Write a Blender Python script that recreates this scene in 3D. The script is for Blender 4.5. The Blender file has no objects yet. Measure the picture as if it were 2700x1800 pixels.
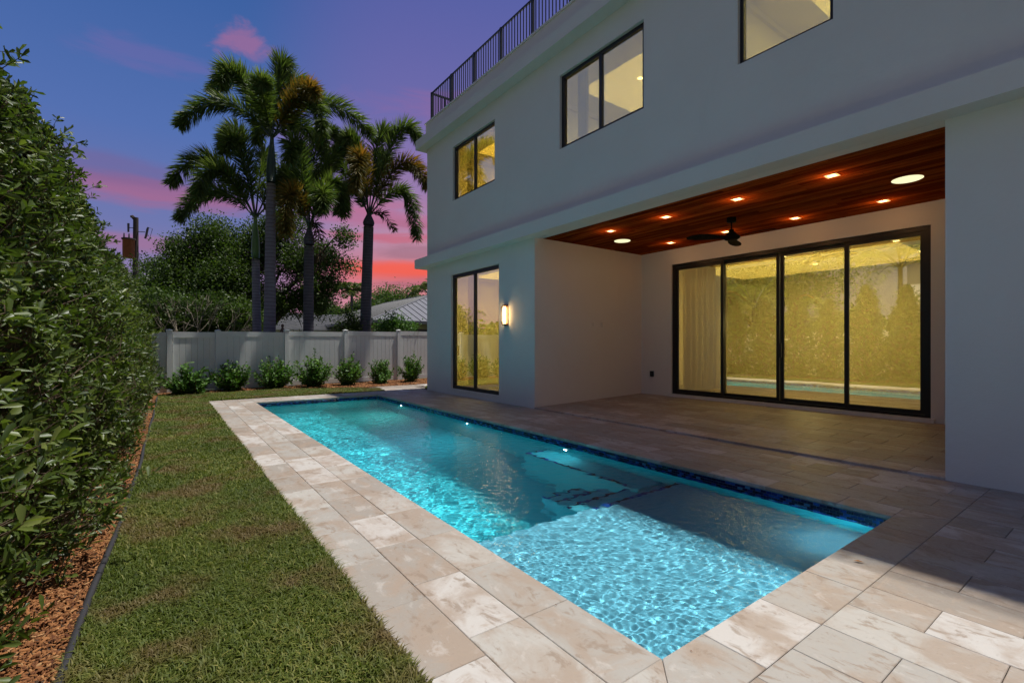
import bpy, math, random
import numpy as np
random.seed(7)
RNG = np.random.default_rng(11)
S = bpy.context.scene
COL = S.collection
R_ = math.radians

# ------------------------------------------------------------------ camera
EYE = 1.3
YAW = math.atan(801/1101)
cam_d = bpy.data.cameras.new('camera')
cam = bpy.data.objects.new('camera', cam_d)
COL.objects.link(cam)
cam.location = (0, 0, EYE)
cam.rotation_euler = (R_(90), 0, -YAW)
cam_d.sensor_width = 36
cam_d.lens = 36*1101/2352
cam_d.shift_y = 6/2352
cam_d.clip_start = 0.05
cam_d.clip_end = 3000
S.camera = cam

# ------------------------------------------------------------------ node helpers
class NT:
    def __init__(s, tree):
        s.t = tree; s.n = tree.nodes; s.l = tree.links
    def node(s, typ, **kw):
        n = s.n.new(typ)
        ins = kw.pop('ins', {})
        for k, v in kw.items(): setattr(n, k, v)
        for k, v in ins.items(): s.set(n.inputs[k], v)
        return n
    def set(s, sock, v):
        if isinstance(v, bpy.types.NodeSocket): s.l.new(v, sock)
        elif isinstance(v, bpy.types.Node): s.l.new(v.outputs[0], sock)
        else:
            if isinstance(v, (tuple, list)) and len(v) == 3 and sock.type == 'RGBA': v = (*v, 1)
            sock.default_value = v
    def m(s, op, a, b=None, c=None, clamp=False):
        n = s.node('ShaderNodeMath', operation=op, use_clamp=clamp)
        s.set(n.inputs[0], a)
        if b is not None: s.set(n.inputs[1], b)
        if c is not None: s.set(n.inputs[2], c)
        return n.outputs[0]
    def vm(s, op, a, b=None, out=0):
        n = s.node('ShaderNodeVectorMath', operation=op)
        s.set(n.inputs[0], a)
        if b is not None: s.set(n.inputs[1], b)
        return n.outputs['Value'] if op in ('DOT_PRODUCT', 'LENGTH', 'DISTANCE') else n.outputs[0]
    def mix(s, f, a, b, mode='MIX'):
        n = s.node('ShaderNodeMix', data_type='RGBA', blend_type=mode)
        s.set(n.inputs[0], f); s.set(n.inputs[6], a); s.set(n.inputs[7], b)
        return n.outputs[2]
    def smooth(s, v, a, b, c=0.0, d=1.0):
        n = s.node('ShaderNodeMapRange', interpolation_type='SMOOTHSTEP')
        s.set(n.inputs[0], v); n.inputs[1].default_value = a; n.inputs[2].default_value = b
        n.inputs[3].default_value = c; n.inputs[4].default_value = d
        return n.outputs[0]
    def ramp(s, f, stops, interp='LINEAR'):
        n = s.node('ShaderNodeValToRGB'); s.set(n.inputs[0], f)
        cr = n.color_ramp; cr.interpolation = interp
        while len(cr.elements) < len(stops): cr.elements.new(0.5)
        for e, (p, c) in zip(cr.elements, stops):
            e.position = p; e.color = (*c, 1)
        return n.outputs[0]
    def noise(s, vec, scale, detail=4, rough=.5, dist=0.0, out=0):
        n = s.node('ShaderNodeTexNoise')
        if vec is not None: s.set(n.inputs['Vector'], vec)
        n.inputs['Scale'].default_value = scale; n.inputs['Detail'].default_value = detail
        n.inputs['Roughness'].default_value = rough; n.inputs['Distortion'].default_value = dist
        return n.outputs[out]
    def mapping(s, vec, scale=(1, 1, 1), rot=(0, 0, 0), loc=(0, 0, 0)):
        n = s.node('ShaderNodeMapping'); s.set(n.inputs[0], vec)
        n.inputs['Scale'].default_value = scale; n.inputs['Rotation'].default_value = rot
        n.inputs['Location'].default_value = loc
        return n.outputs[0]

# ------------------------------------------------------------------ world: dusk sky
W = bpy.data.worlds.new('World'); S.world = W; W.use_nodes = True
W.node_tree.nodes.clear()
w = NT(W.node_tree)
tc = w.node('ShaderNodeTexCoord')
D = tc.outputs['Generated']
sx = w.node('ShaderNodeSeparateXYZ'); w.set(sx.inputs[0], D)
zc = w.m('MAXIMUM', sx.outputs[2], 0.0)
flat = w.vm('NORMALIZE', w.vm('MULTIPLY', D, (1, 1, 0)))
ca = w.vm('DOT_PRODUCT', flat, (math.sin(R_(36)), math.cos(R_(36)), 0))
warm = w.smooth(ca, 0.865, 0.985)
sunset_side = w.smooth(ca, -.15, .55)
cool_b = w.ramp(zc, [(0, (.235, .215, .235)), (.12, (.195, .19, .25)), (.34, (.135, .155, .27)), (1, (.06, .088, .215))])
cool_a = w.ramp(zc, [(0, (.40, .22, .34)), (.10, (.31, .22, .41)), (.20, (.17, .20, .46)), (.34, (.095, .175, .47)), (.55, (.045, .125, .38)), (1, (.045, .09, .24))])
cool = w.mix(sunset_side, cool_b, cool_a)
hot = w.ramp(zc, [(0, (.74, .30, .31)), (.09, (.78, .28, .33)), (.145, (.72, .20, .22)), (.19, (.60, .29, .40)), (.29, (.36, .23, .46)), (.42, (.175, .16, .44)), (.60, (.10, .125, .40)), (1, (.05, .09, .30))])
base = w.mix(warm, cool, hot)
# streaky clouds: direction stretched flat
sv = w.mapping(D, scale=(1.6, 1.6, 13))
n1 = w.noise(sv, 1.7, 6, .55, .6)
st = w.smooth(n1, .50, .68)
low = w.m('MULTIPLY', w.m('MULTIPLY', w.smooth(zc, .03, .12), w.smooth(zc, .33, .20)), w.m('ADD', w.m('MULTIPLY', warm, .97), .03))
cl = w.m('MULTIPLY', st, low)
clcol = w.mix(warm, (.42, .14, .27), w.ramp(zc, [(.10, (.98, .16, .10)), (.17, (.80, .13, .13)), (.23, (.52, .17, .24)), (.35, (.40, .18, .34))]))
sky = w.mix(w.m('MULTIPLY', cl, .78), base, clcol)
n2 = w.noise(w.mapping(D, scale=(1.3, 1.3, 9), loc=(3.1, 1.7, .4)), 2.6, 5, .5, .3)
gr = w.m('MULTIPLY', w.m('MULTIPLY', w.smooth(n2, .54, .70), w.smooth(zc, .07, .16)), w.smooth(zc, .36, .2))
sky = w.mix(w.m('MULTIPLY', gr, w.m('MULTIPLY', warm, .75)), sky, (.36, .18, .27))
def rdir(u, v):
    F = np.array([math.sin(YAW), math.cos(YAW), 0]); Rr = np.array([math.cos(YAW), -math.sin(YAW), 0])
    d = F + (u-1176)/1101*Rr + np.array([0, 0, (790-v)/1101])
    return d/np.linalg.norm(d)
def cloud(sky, c, size, col, amt, nsc=7, k=1.0):
    """A cloud bank standing in the sky round one direction."""
    dv = w.vm('SUBTRACT', D, tuple(c))
    q = w.vm('MULTIPLY', dv, (1/size[0], 1/size[0], 1/size[1]))
    r = w.vm('LENGTH', q)
    nn = w.noise(w.mapping(D, scale=(1, 1, size[0]/size[1]*.7)), nsc, 6, .6, .5)
    rr = w.m('ADD', r, w.m('MULTIPLY', w.m('SUBTRACT', nn, .5), 2.6*k))
    f = w.m('MULTIPLY', w.smooth(rr, 1.0, .25), amt)
    return w.mix(f, sky, col)
sky = cloud(sky, rdir(558, 95), (.055, .026), (.52, .17, .31), .50, 16, 1.0)
sky = cloud(sky, rdir(365, 135), (.13, .020), (.25, .15, .42), .28, 6, 1.0)
sky = cloud(sky, rdir(300, 432), (.26, .035), (.46, .14, .26), .68, 4, .7)
sky = cloud(sky, rdir(330, 400), (.24, .03), (.20, .13, .32), .5, 3, .5)
sky = cloud(sky, rdir(300, 556), (.24, .022), (.42, .17, .30), .6, 4, .6)
sky = cloud(sky, rdir(930, 618), (.24, .026), (.98, .13, .085), .9, 4, .6)
sky = cloud(sky, rdir(830, 470), (.12, .018), (.56, .17, .30), .5, 7, 1.0)
sky = cloud(sky, rdir(1010, 250), (.20, .03), (.34, .15, .36), .40, 5, 1.0)
sky = cloud(sky, rdir(760, 330), (.16, .025), (.32, .15, .38), .35, 6, 1.0)
sky = cloud(sky, rdir(900, 545), (.14, .014), (.62, .12, .18), .6, 8, .9)
sky = cloud(sky, rdir(960, 655), (.12, .010), (.45, .12, .16), .5, 9, .9)
sky = cloud(sky, rdir(900, 505), (.22, .022), (.55, .15, .28), .55, 4, .8)
sky = cloud(sky, rdir(940, 575), (.10, .02), (.33, .17, .24), .6, 6, .8)
nis = w.node('ShaderNodeTexSky', sky_type='NISHITA', sun_disc=False)
nis.sun_elevation = R_(71); nis.sun_rotation = R_(97)
bg1 = w.node('ShaderNodeBackground', ins={'Color': sky, 'Strength': .92})
bg2 = w.node('ShaderNodeBackground', ins={'Color': nis.outputs[0], 'Strength': .0008})
ad = w.node('ShaderNodeAddShader'); w.l.new(bg1.outputs[0], ad.inputs[0]); w.l.new(bg2.outputs[0], ad.inputs[1])
wo = w.node('ShaderNodeOutputWorld'); w.l.new(ad.outputs[0], wo.inputs[0])

# ------------------------------------------------------------------ sun
sd = bpy.data.lights.new('sun', 'SUN'); sun = bpy.data.objects.new('sun', sd); COL.objects.link(sun)
sd.energy = 4.5; sd.angle = R_(1.0); sd.color = (1, .968, .915)
SUNV = np.array([.333, -.045, 1.0]); SUNV /= np.linalg.norm(SUNV)
from mathutils import Vector, Matrix
sun.rotation_euler = Vector(SUNV).to_track_quat('Z', 'Y').to_euler()
sun.location = (10, 0, 30)
sd.cycles.is_caustics_light = True

S.render.engine = 'CYCLES'
S.view_settings.view_transform = 'Standard'; S.view_settings.look = 'None'
S.view_settings.exposure = 0; S.view_settings.gamma = 1; S.view_settings.use_curve_mapping = False
cy = S.cycles
cy.use_denoising = True; cy.max_bounces = 9; cy.diffuse_bounces = 4; cy.glossy_bounces = 3; cy.transmission_bounces = 6
cy.transparent_max_bounces = 12; cy.caustics_reflective = False; cy.caustics_refractive = True
cy.sample_clamp_indirect = 4

# ------------------------------------------------------------------ material makers
MATS = {}
def mat(name):
    m = bpy.data.materials.new(name); m.use_nodes = True; m.node_tree.nodes.clear()
    t = NT(m.node_tree); MATS[name] = m
    out = t.node('ShaderNodeOutputMaterial')
    return m, t, out
def principled(t, out, **ins):
    p = t.node('ShaderNodeBsdfPrincipled')
    for k, v in ins.items(): t.set(p.inputs[k.replace('_', ' ')], v)
    t.l.new(p.outputs[0], out.inputs[0])
    return p
def bump(t, p, h, strength=.3, dist=.01):
    b = t.node('ShaderNodeBump', ins={'Strength': strength, 'Distance': dist, 'Height': h})
    t.l.new(b.outputs[0], p.inputs['Normal'])
def obj_co(t): return t.node('ShaderNodeTexCoord').outputs['Object']
def world_co(t): return t.node('ShaderNodeNewGeometry').outputs['Position']
def simple(name, col, rough=.6, metal=0.0, nscale=8, namt=.12, spec=.5, bsc=60, bst=.15):
    m, t, o = mat(name)
    P = world_co(t)
    n = t.noise(P, nscale, 5, .6)
    c = t.mix(t.m('MULTIPLY', n, 1.0), tuple(x*(1-namt*1.6) for x in col), tuple(min(1, x*(1+namt)) for x in col))
    p = principled(t, o, Base_Color=c, Roughness=rough, Metallic=metal)
    p.inputs['Specular IOR Level'].default_value = spec
    if bst: bump(t, p, t.noise(P, bsc, 3), bst, .004)
    return m

def stucco():
    m, t, o = mat('white_stucco')
    P = world_co(t)
    n = t.noise(P, .55, 5, .62)
    sp = t.noise(t.mapping(P, scale=(1, 1, .35)), 2.3, 5, .6)
    c = t.mix(n, (.68, .665, .62), (.79, .78, .74))
    c = t.mix(t.smooth(sp, .55, .85, 0, .25), c, (.64, .625, .59))
    p = principled(t, o, Base_Color=c, Roughness=.85)
    h = t.m('ADD', t.m('ADD', t.noise(P, 110, 4, .65), t.m('MULTIPLY', t.noise(P, 14, 4, .6), 1.6)), t.m('MULTIPLY', t.noise(P, 2.2, 3), 5.0))
    bump(t, p, h, .45, .005)
    return m
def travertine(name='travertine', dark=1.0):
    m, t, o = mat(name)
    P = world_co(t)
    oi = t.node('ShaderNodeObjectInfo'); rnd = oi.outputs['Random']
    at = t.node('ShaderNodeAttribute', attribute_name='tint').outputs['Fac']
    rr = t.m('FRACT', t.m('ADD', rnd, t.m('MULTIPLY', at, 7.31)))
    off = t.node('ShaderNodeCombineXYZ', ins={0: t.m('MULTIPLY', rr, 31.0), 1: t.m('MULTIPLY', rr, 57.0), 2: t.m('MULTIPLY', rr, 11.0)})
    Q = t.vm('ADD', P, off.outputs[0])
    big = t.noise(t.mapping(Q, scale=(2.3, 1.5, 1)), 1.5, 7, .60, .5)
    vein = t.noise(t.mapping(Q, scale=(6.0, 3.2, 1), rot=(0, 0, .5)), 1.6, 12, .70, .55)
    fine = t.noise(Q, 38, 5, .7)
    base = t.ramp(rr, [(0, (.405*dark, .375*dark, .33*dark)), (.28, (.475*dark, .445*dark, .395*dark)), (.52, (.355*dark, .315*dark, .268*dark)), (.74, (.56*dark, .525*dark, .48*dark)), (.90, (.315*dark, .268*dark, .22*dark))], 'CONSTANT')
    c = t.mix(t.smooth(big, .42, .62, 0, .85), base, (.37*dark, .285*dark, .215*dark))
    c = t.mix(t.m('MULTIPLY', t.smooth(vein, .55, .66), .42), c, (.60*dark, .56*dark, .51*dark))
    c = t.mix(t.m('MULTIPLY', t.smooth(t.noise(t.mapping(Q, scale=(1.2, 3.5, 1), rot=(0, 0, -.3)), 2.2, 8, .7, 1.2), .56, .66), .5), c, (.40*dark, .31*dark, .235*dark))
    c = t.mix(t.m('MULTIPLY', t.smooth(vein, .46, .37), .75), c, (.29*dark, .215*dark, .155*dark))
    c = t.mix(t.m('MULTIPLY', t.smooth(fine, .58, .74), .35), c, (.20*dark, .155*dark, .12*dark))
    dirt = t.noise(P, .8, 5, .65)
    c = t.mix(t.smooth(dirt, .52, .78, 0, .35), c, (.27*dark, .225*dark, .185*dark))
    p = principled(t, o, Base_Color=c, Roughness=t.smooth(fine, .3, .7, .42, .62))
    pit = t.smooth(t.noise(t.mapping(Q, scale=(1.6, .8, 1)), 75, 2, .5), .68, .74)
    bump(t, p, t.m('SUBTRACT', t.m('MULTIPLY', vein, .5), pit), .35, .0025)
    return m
def wood():
    m, t, o = mat('red_wood')
    P = world_co(t)
    rnd = t.node('ShaderNodeObjectInfo').outputs['Random']
    off = t.node('ShaderNodeCombineXYZ', ins={0: t.m('MULTIPLY', rnd, 13.0), 1: t.m('MULTIPLY', rnd, 41.0), 2: 0.0})
    Q = t.vm('ADD', P, off.outputs[0])
    g = t.noise(t.mapping(Q, scale=(28, 1.1, 28)), 1.4, 6, .6, 1.0)
    b = t.ramp(rnd, [(0, (.20, .034, .006)), (.4, (.33, .066, .011)), (.7, (.46, .105, .018)), (1, (.12, .018, .003))])
    c = t.mix(t.smooth(g, .35, .65), t.mix(1.0, b, (.45, .4, .4), 'MULTIPLY'), b)
    p = principled(t, o, Base_Color=c, Roughness=.55)
    p.inputs['Specular IOR Level'].default_value = .0
    bump(t, p, g, .12, .002)
    return m
def attr_plant(name, dark, mid, light, rough=.45, trans=.25, spec=.5, tcol=None, patch=None):
    """Leaf material: the leaf's own tint runs from dark to light."""
    m, t, o = mat(name)
    at = t.node('ShaderNodeAttribute', attribute_name='tint').outputs['Fac']
    c = t.ramp(at, [(0, dark), (.55, mid), (1, light)])
    if patch:
        n = t.noise(world_co(t), patch[1], 4, .6)
        c = t.mix(t.smooth(n, .47, .64, 0, patch[2]), c, patch[0])
    p = t.node('ShaderNodeBsdfPrincipled', ins={'Base Color': c, 'Roughness': rough})
    p.inputs['Specular IOR Level'].default_value = spec
    tr = t.node('ShaderNodeBsdfTranslucent', ins={'Color': t.mix(1.0, c, tcol or (1.3, 1.5, .6), 'MULTIPLY')})
    ms = t.node('ShaderNodeMixShader', ins={0: trans})
    t.l.new(p.outputs[0], ms.inputs[1]); t.l.new(tr.outputs[0], ms.inputs[2]); t.l.new(ms.outputs[0], o.inputs[0])
    return m
def emis(name, col, st):
    m, t, o = mat(name)
    e = t.node('ShaderNodeEmission', ins={'Color': col, 'Strength': st}); t.l.new(e.outputs[0], o.inputs[0])
    return m
def glass_mat(name='coated_glass', refl=.64, tint=(.97, .95, .80), gcol=(1, .95, .70)):
    m, t, o = mat(name)
    ge = t.node('ShaderNodeNewGeometry')
    co = t.m('ABSOLUTE', t.vm('DOT_PRODUCT', ge.outputs['Normal'], ge.outputs['Incoming']))
    f = t.m('ADD', t.m('MULTIPLY', t.m('POWER', t.m('SUBTRACT', 1.0, co), 5.0), .55), refl, clamp=True)
    wob = t.noise(world_co(t), 1.6, 2)
    b = t.node('ShaderNodeBump', ins={'Strength': .02, 'Distance': .02, 'Height': wob})
    g = t.node('ShaderNodeBsdfGlossy', ins={'Color': gcol, 'Roughness': 0.0, 'Normal': b.outputs[0]})
    tr = t.node('ShaderNodeBsdfTransparent', ins={'Color': tint})
    ms = t.node('ShaderNodeMixShader', ins={0: f})
    t.l.new(tr.outputs[0], ms.inputs[1]); t.l.new(g.outputs[0], ms.inputs[2]); t.l.new(ms.outputs[0], o.inputs[0])
    return m

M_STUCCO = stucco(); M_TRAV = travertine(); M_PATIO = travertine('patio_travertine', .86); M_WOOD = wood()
M_BLACK = simple('black_aluminium', (.008, .008, .009), .42, 0, namt=.05, bst=0)
M_RAIL = simple('dark_rail', (.012, .012, .016), .5, 0, namt=.1, bst=0)
M_BRONZE = simple('bronze', (.10, .042, .020), .4, .6, namt=.2, bst=.1)
M_FAN = simple('dark_walnut', (.006, .005, .005), .8, 0, spec=.1, bst=.05)
M_FENCE = simple('white_vinyl', (.76, .77, .74), .5, 0, nscale=3, namt=.05, bsc=6, bst=.05)
def cloth():
    m, t, o = mat('cream_curtain')
    n = t.noise(world_co(t), 160, 2)
    c = t.mix(n, (.78, .75, .62), (.86, .83, .70))
    d = t.node('ShaderNodeBsdfDiffuse', ins={'Color': c}); tr = t.node('ShaderNodeBsdfTranslucent', ins={'Color': c})
    ms = t.node('ShaderNodeMixShader', ins={0: .55}); t.l.new(d.outputs[0], ms.inputs[1]); t.l.new(tr.outputs[0], ms.inputs[2]); t.l.new(ms.outputs[0], o.inputs[0])
    return m
M_CURT = cloth()
M_ROOMW = simple('room_paint', (.74, .70, .52), .9, 0, bst=0)
M_ROOMF = simple('room_floor', (.30, .24, .16), .35, 0, bst=0)
M_PLATE = simple('white_plate', (.62, .62, .60), .4, 0, bst=0)
M_DKPLATE = simple('black_plate', (.010, .010, .012), .35, 0, bst=0)
M_EDGE = simple('black_edging', (.035, .034, .038), .55, 0, bst=.3)
M_SOIL = simple('soil', (.09, .055, .035), .95, 0, nscale=6, namt=.3, bsc=40, bst=.6)
M_GROUND = simple('ground', (.075, .085, .035), .95, 0, nscale=.6, namt=.3, bsc=20, bst=.5)
M_BEDDING = simple('joint_sand', (.12, .10, .08), .95, 0, nscale=20, namt=.3, bst=.3)
M_GLASS = glass_mat()
M_BARK = simple('bark', (.085, .065, .050), .9, 0, nscale=14, namt=.35, bsc=35, bst=.8)
M_PALE = simple('pale_bark', (.30, .25, .18), .85, 0, nscale=14, namt=.25, bsc=35, bst=.5)
M_TWIG = simple('twig', (.15, .10, .062), .85, 0, nscale=20, namt=.3, bst=.3)
M_ROOFM = simple('grey_metal_roof', (.20, .20, .21), .5, .1, nscale=2, namt=.12, bst=.05)
M_ROOFT = simple('white_roof_tile', (.66, .65, .60), .8, 0, nscale=5, namt=.2, bst=.3)
M_SEAM = simple('dark_roof_seam', (.045, .045, .05), .5, 0, bst=0)
M_NWALL = simple('beige_wall', (.42, .37, .27), .9, 0, bst=.1)
M_NWALLW = simple('white_house_wall', (.72, .71, .68), .9, 0, bst=.1)
M_POLE = simple('weathered_pole', (.055, .042, .035), .9, 0, bst=.6)
M_CAN = simple('rusty_can', (.33, .10, .045), .6, .2, nscale=6, namt=.3, bst=.1)
M_CERAM = simple('dark_ceramic', (.10, .09, .09), .35, 0, bst=0)
M_STATUE = simple('brown_stone', (.11, .07, .05), .8, 0, bst=.4)
M_LAMP = emis('lamp_lit', (1, .80, .42), 14)
M_SCONCE = emis('sconce_glow', (1, .62, .24), 34)
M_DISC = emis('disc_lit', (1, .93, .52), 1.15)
M_TRIM = simple('white_trim', (.75, .74, .70), .5, 0, bst=0)
M_MULCH = None
def mulch_mat():
    m, t, o = mat('orange_mulch')
    at = t.node('ShaderNodeAttribute', attribute_name='tint').outputs['Fac']
    c = t.ramp(at, [(0, (.08, .022, .007)), (.4, (.20, .075, .022)), (.75, (.37, .155, .050)), (1, (.46, .27, .12))])
    principled(t, o, Base_Color=c, Roughness=.9)
    return m
M_MULCH = mulch_mat()
M_LEAF = attr_plant('hedge_leaf', (.026, .048, .012), (.095, .138, .026), (.310, .345, .090), .42, .30, .42)
M_CLUS = attr_plant('clusia_leaf', (.040, .100, .018), (.095, .200, .034), (.22, .34, .070), .48, .26, .28)
M_TREE = attr_plant('tree_leaf', (.026, .052, .012), (.070, .115, .022), (.210, .250, .055), .5, .32, .35)
M_TREE2 = attr_plant('bright_tree_leaf', (.035, .075, .014), (.085, .150, .025), (.165, .235, .045), .55, .3, .4)
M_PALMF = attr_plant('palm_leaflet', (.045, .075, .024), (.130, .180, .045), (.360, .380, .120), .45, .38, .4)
M_PALMD = attr_plant('ripe_palm_leaflet', (.075, .085, .022), (.20, .17, .035), (.48, .25, .040), .5, .34, .3, (1.5, 1.1, .5))
M_DRY = attr_plant('dry_palm_leaflet', (.055, .035, .018), (.12, .08, .04), (.22, .16, .08), .8, .1, .2, (1.2, 1.1, .9))
M_GRASS = attr_plant('grass_blade', (.055, .085, .013), (.135, .170, .028), (.370, .330, .095), .6, .3, .3, (1.2, 1.4, .5), patch=((.20, .125, .060), 1.55, .75))
M_SHAFT = simple('green_crownshaft', (.11, .20, .035), .4, 0, nscale=3, namt=.25, bst=.05)
M_SHAFTD = simple('dark_crownshaft', (.045, .075, .045), .4, 0, nscale=3, namt=.25, bst=.05)
def trunk_mat(name, a, b, ring):
    m, t, o = mat(name)
    P = world_co(t)
    s = t.node('ShaderNodeSeparateXYZ'); t.set(s.inputs[0], P)
    wv = t.m('SINE', t.m('MULTIPLY', t.m('ADD', s.outputs[2], t.m('MULTIPLY', t.noise(P, 3, 2), .05)), ring))
    n = t.noise(P, 5, 5, .65)
    c = t.mix(n, a, b)
    c = t.mix(t.smooth(wv, .75, .98, 0, .7), c, tuple(x*.35 for x in a))
    p = principled(t, o, Base_Color=c, Roughness=.85)
    bump(t, p, t.m('ADD', t.m('MULTIPLY', wv, .4), t.noise(P, 40, 3)), .5, .01)
    return m
M_TRK1 = trunk_mat('palm_trunk_grey', (.15, .135, .165), (.27, .25, .29), 52)
M_TRK2 = trunk_mat('palm_trunk_ringed', (.13, .115, .155), (.36, .34, .37), 64)
M_TRK3 = trunk_mat('palm_trunk_dark', (.060, .055, .065), (.135, .125, .14), 60)

# ------------------------------------------------------------------ mesh helpers
def tag(o, label=None, cat=None, group=None, kind=None):
    if label: o['label'] = label
    if cat: o['category'] = cat
    if group: o['group'] = group
    if kind: o['kind'] = kind
    return o
def link(o, parent=None):
    COL.objects.link(o)
    if parent is not None:
        o.parent = parent
    return o
def empty(name, loc=(0, 0, 0), rz=0, parent=None):
    o = bpy.data.objects.new(name, None); o.location = loc; o.rotation_euler = (0, 0, rz)
    o.empty_display_size = .2
    return link(o, parent)
class MB:
    def __init__(s): s.v = []; s.f = []
    def add(s, vs, fs):
        b = len(s.v); s.v += [tuple(map(float, p)) for p in vs]; s.f += [tuple(i+b for i in f) for f in fs]
        return s
    def box(s, a, b):
        x0, y0, z0 = a; x1, y1, z1 = b
        return s.add([(x0, y0, z0), (x1, y0, z0), (x1, y1, z0), (x0, y1, z0), (x0, y0, z1), (x1, y0, z1), (x1, y1, z1), (x0, y1, z1)],
                     [(0, 3, 2, 1), (4, 5, 6, 7), (0, 1, 5, 4), (1, 2, 6, 5), (2, 3, 7, 6), (3, 0, 4, 7)])
    def cbox(s, a, b, c=.003):
        """box with chamfered top edges"""
        x0, y0, z0 = a; x1, y1, z1 = b; zt = z1-c
        vs = [(x0, y0, z0), (x1, y0, z0), (x1, y1, z0), (x0, y1, z0), (x0, y0, zt), (x1, y0, zt), (x1, y1, zt), (x0, y1, zt),
              (x0+c, y0+c, z1), (x1-c, y0+c, z1), (x1-c, y1-c, z1), (x0+c, y1-c, z1)]
        fs = [(0, 3, 2, 1), (8, 9, 10, 11)] + [(i, (i+1) % 4, 4+(i+1) % 4, 4+i) for i in range(4)] + [(4+i, 4+(i+1) % 4, 8+(i+1) % 4, 8+i) for i in range(4)]
        return s.add(vs, fs)
    def quad(s, a, b, c, d): return s.add([a, b, c, d], [(0, 1, 2, 3)])
    def tube(s, pts, rad, n=6, cap=True):
        pts = [np.array(p, float) for p in pts]
        if not hasattr(rad, '__len__'): rad = [rad]*len(pts)
        vs = []; fs = []
        for i, p in enumerate(pts):
            d = pts[min(i+1, len(pts)-1)]-pts[max(i-1, 0)]; d = d/(np.linalg.norm(d)+1e-9)
            a = np.cross(d, (0, 0, 1.0))
            if np.linalg.norm(a) < .05: a = np.cross(d, (0, 1.0, 0))
            a /= np.linalg.norm(a); b = np.cross(d, a)
            for k in range(n):
                th = 2*math.pi*k/n; vs.append(p+rad[i]*(math.cos(th)*a+math.sin(th)*b))
        for i in range(len(pts)-1):
            for k in range(n):
                k2 = (k+1) % n; fs.append((i*n+k, i*n+k2, (i+1)*n+k2, (i+1)*n+k))
        if cap: fs.append(tuple(range(n))); fs.append(tuple(reversed([(len(pts)-1)*n+k for k in range(n)])))
        return s.add(vs, fs)
    def lathe(s, prof, c=(0, 0, 0), n=16):
        vs = []; fs = []
        for r, z in prof:
            for k in range(n):
                th = 2*math.pi*k/n; vs.append((c[0]+r*math.cos(th), c[1]+r*math.sin(th), c[2]+z))
        for i in range(len(prof)-1):
            for k in range(n):
                k2 = (k+1) % n; fs.append((i*n+k, i*n+k2, (i+1)*n+k2, (i+1)*n+k))
        fs.append(tuple(reversed(range(n)))); fs.append(tuple((len(prof)-1)*n+k for k in range(n)))
        return s.add(vs, fs)
    def mesh(s, name, m, smooth=False):
        me = bpy.data.meshes.new(name); me.from_pydata(s.v, [], s.f)
        if m: me.materials.append(m)
        if smooth: me.shade_smooth()
        me.update()
        return me
    def build(s, name, m, parent=None, smooth=False, loc=(0, 0, 0)):
        o = bpy.data.objects.new(name, s.mesh(name, m, smooth)); o.location = loc
        return link(o, parent)
def npmesh(name, V, polys, m, tint=None, smooth=False):
    """fast mesh from arrays; polys: list of (faces array (n,k))"""
    me = bpy.data.meshes.new(name)
    V = np.asarray(V, np.float32); me.vertices.add(len(V)); me.vertices.foreach_set('co', V.ravel())
    li = np.concatenate([p.ravel() for p in polys]).astype(np.int32)
    tot = np.concatenate([np.full(len(p), p.shape[1], np.int32) for p in polys])
    start = np.concatenate([[0], np.cumsum(tot)[:-1]]).astype(np.int32)
    me.loops.add(len(li)); me.loops.foreach_set('vertex_index', li)
    me.polygons.add(len(tot)); me.polygons.foreach_set('loop_start', start); me.polygons.foreach_set('loop_total', tot)
    if m: me.materials.append(m)
    me.update(calc_edges=True)
    if smooth: me.shade_smooth()
    if tint is not None:
        a = me.attributes.new('tint', 'FLOAT', 'POINT'); a.data.foreach_set('value', np.asarray(tint, np.float32))
    return me
def nrm(a): return a/(np.linalg.norm(a, axis=-1, keepdims=True)+1e-9)
def rand_dirs(n, rng=RNG): return nrm(rng.normal(size=(n, 3)))

LEAF_HI = (np.array([(0, 0, 0), (.35, .27, .05), (.78, .42, .05), (1, 0, -.04), (.78, -.42, .05), (.35, -.27, .05), (.35, 0, -.01), (.78, 0, -.02)]),
           [np.array([(0, 6, 1), (0, 5, 6), (2, 7, 3), (3, 7, 4)]), np.array([(1, 6, 7, 2), (6, 5, 4, 7)])])
LEAF_MID = (np.array([(0, 0, 0), (.55, .42, .06), (1, 0, -.05), (.55, -.42, .06), (.5, 0, -.03)]),
            [np.array([(0, 4, 1), (1, 4, 2), (0, 3, 4), (4, 3, 2)])])
LEAF_LO = (np.array([(0, 0, 0), (.5, .45, .04), (1, 0, 0), (.5, -.45, .04)]), [np.array([(0, 1, 2, 3)])])
def leaves_arrays(P, Dr, N, L, Wd, tint, shape):
    """P base, Dr direction, N approximate normal, L length, Wd width"""
    T, F = shape
    Dr = nrm(Dr); B = nrm(np.cross(N, Dr)); Nn = np.cross(Dr, B)
    L = L[:, None, None]; Wd = Wd[:, None, None]
    V = P[:, None, :]+T[None, :, 0:1]*L*Dr[:, None, :]+T[None, :, 1:2]*Wd*B[:, None, :]+T[None, :, 2:3]*L*Nn[:, None, :]
    n, k = len(P), len(T)
    off = (np.arange(n)*k)[:, None, None]
    polys = [(f[None]+off).reshape(-1, f.shape[1]) for f in F]
    return V.reshape(-1, 3), polys, np.repeat(tint, k)
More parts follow.
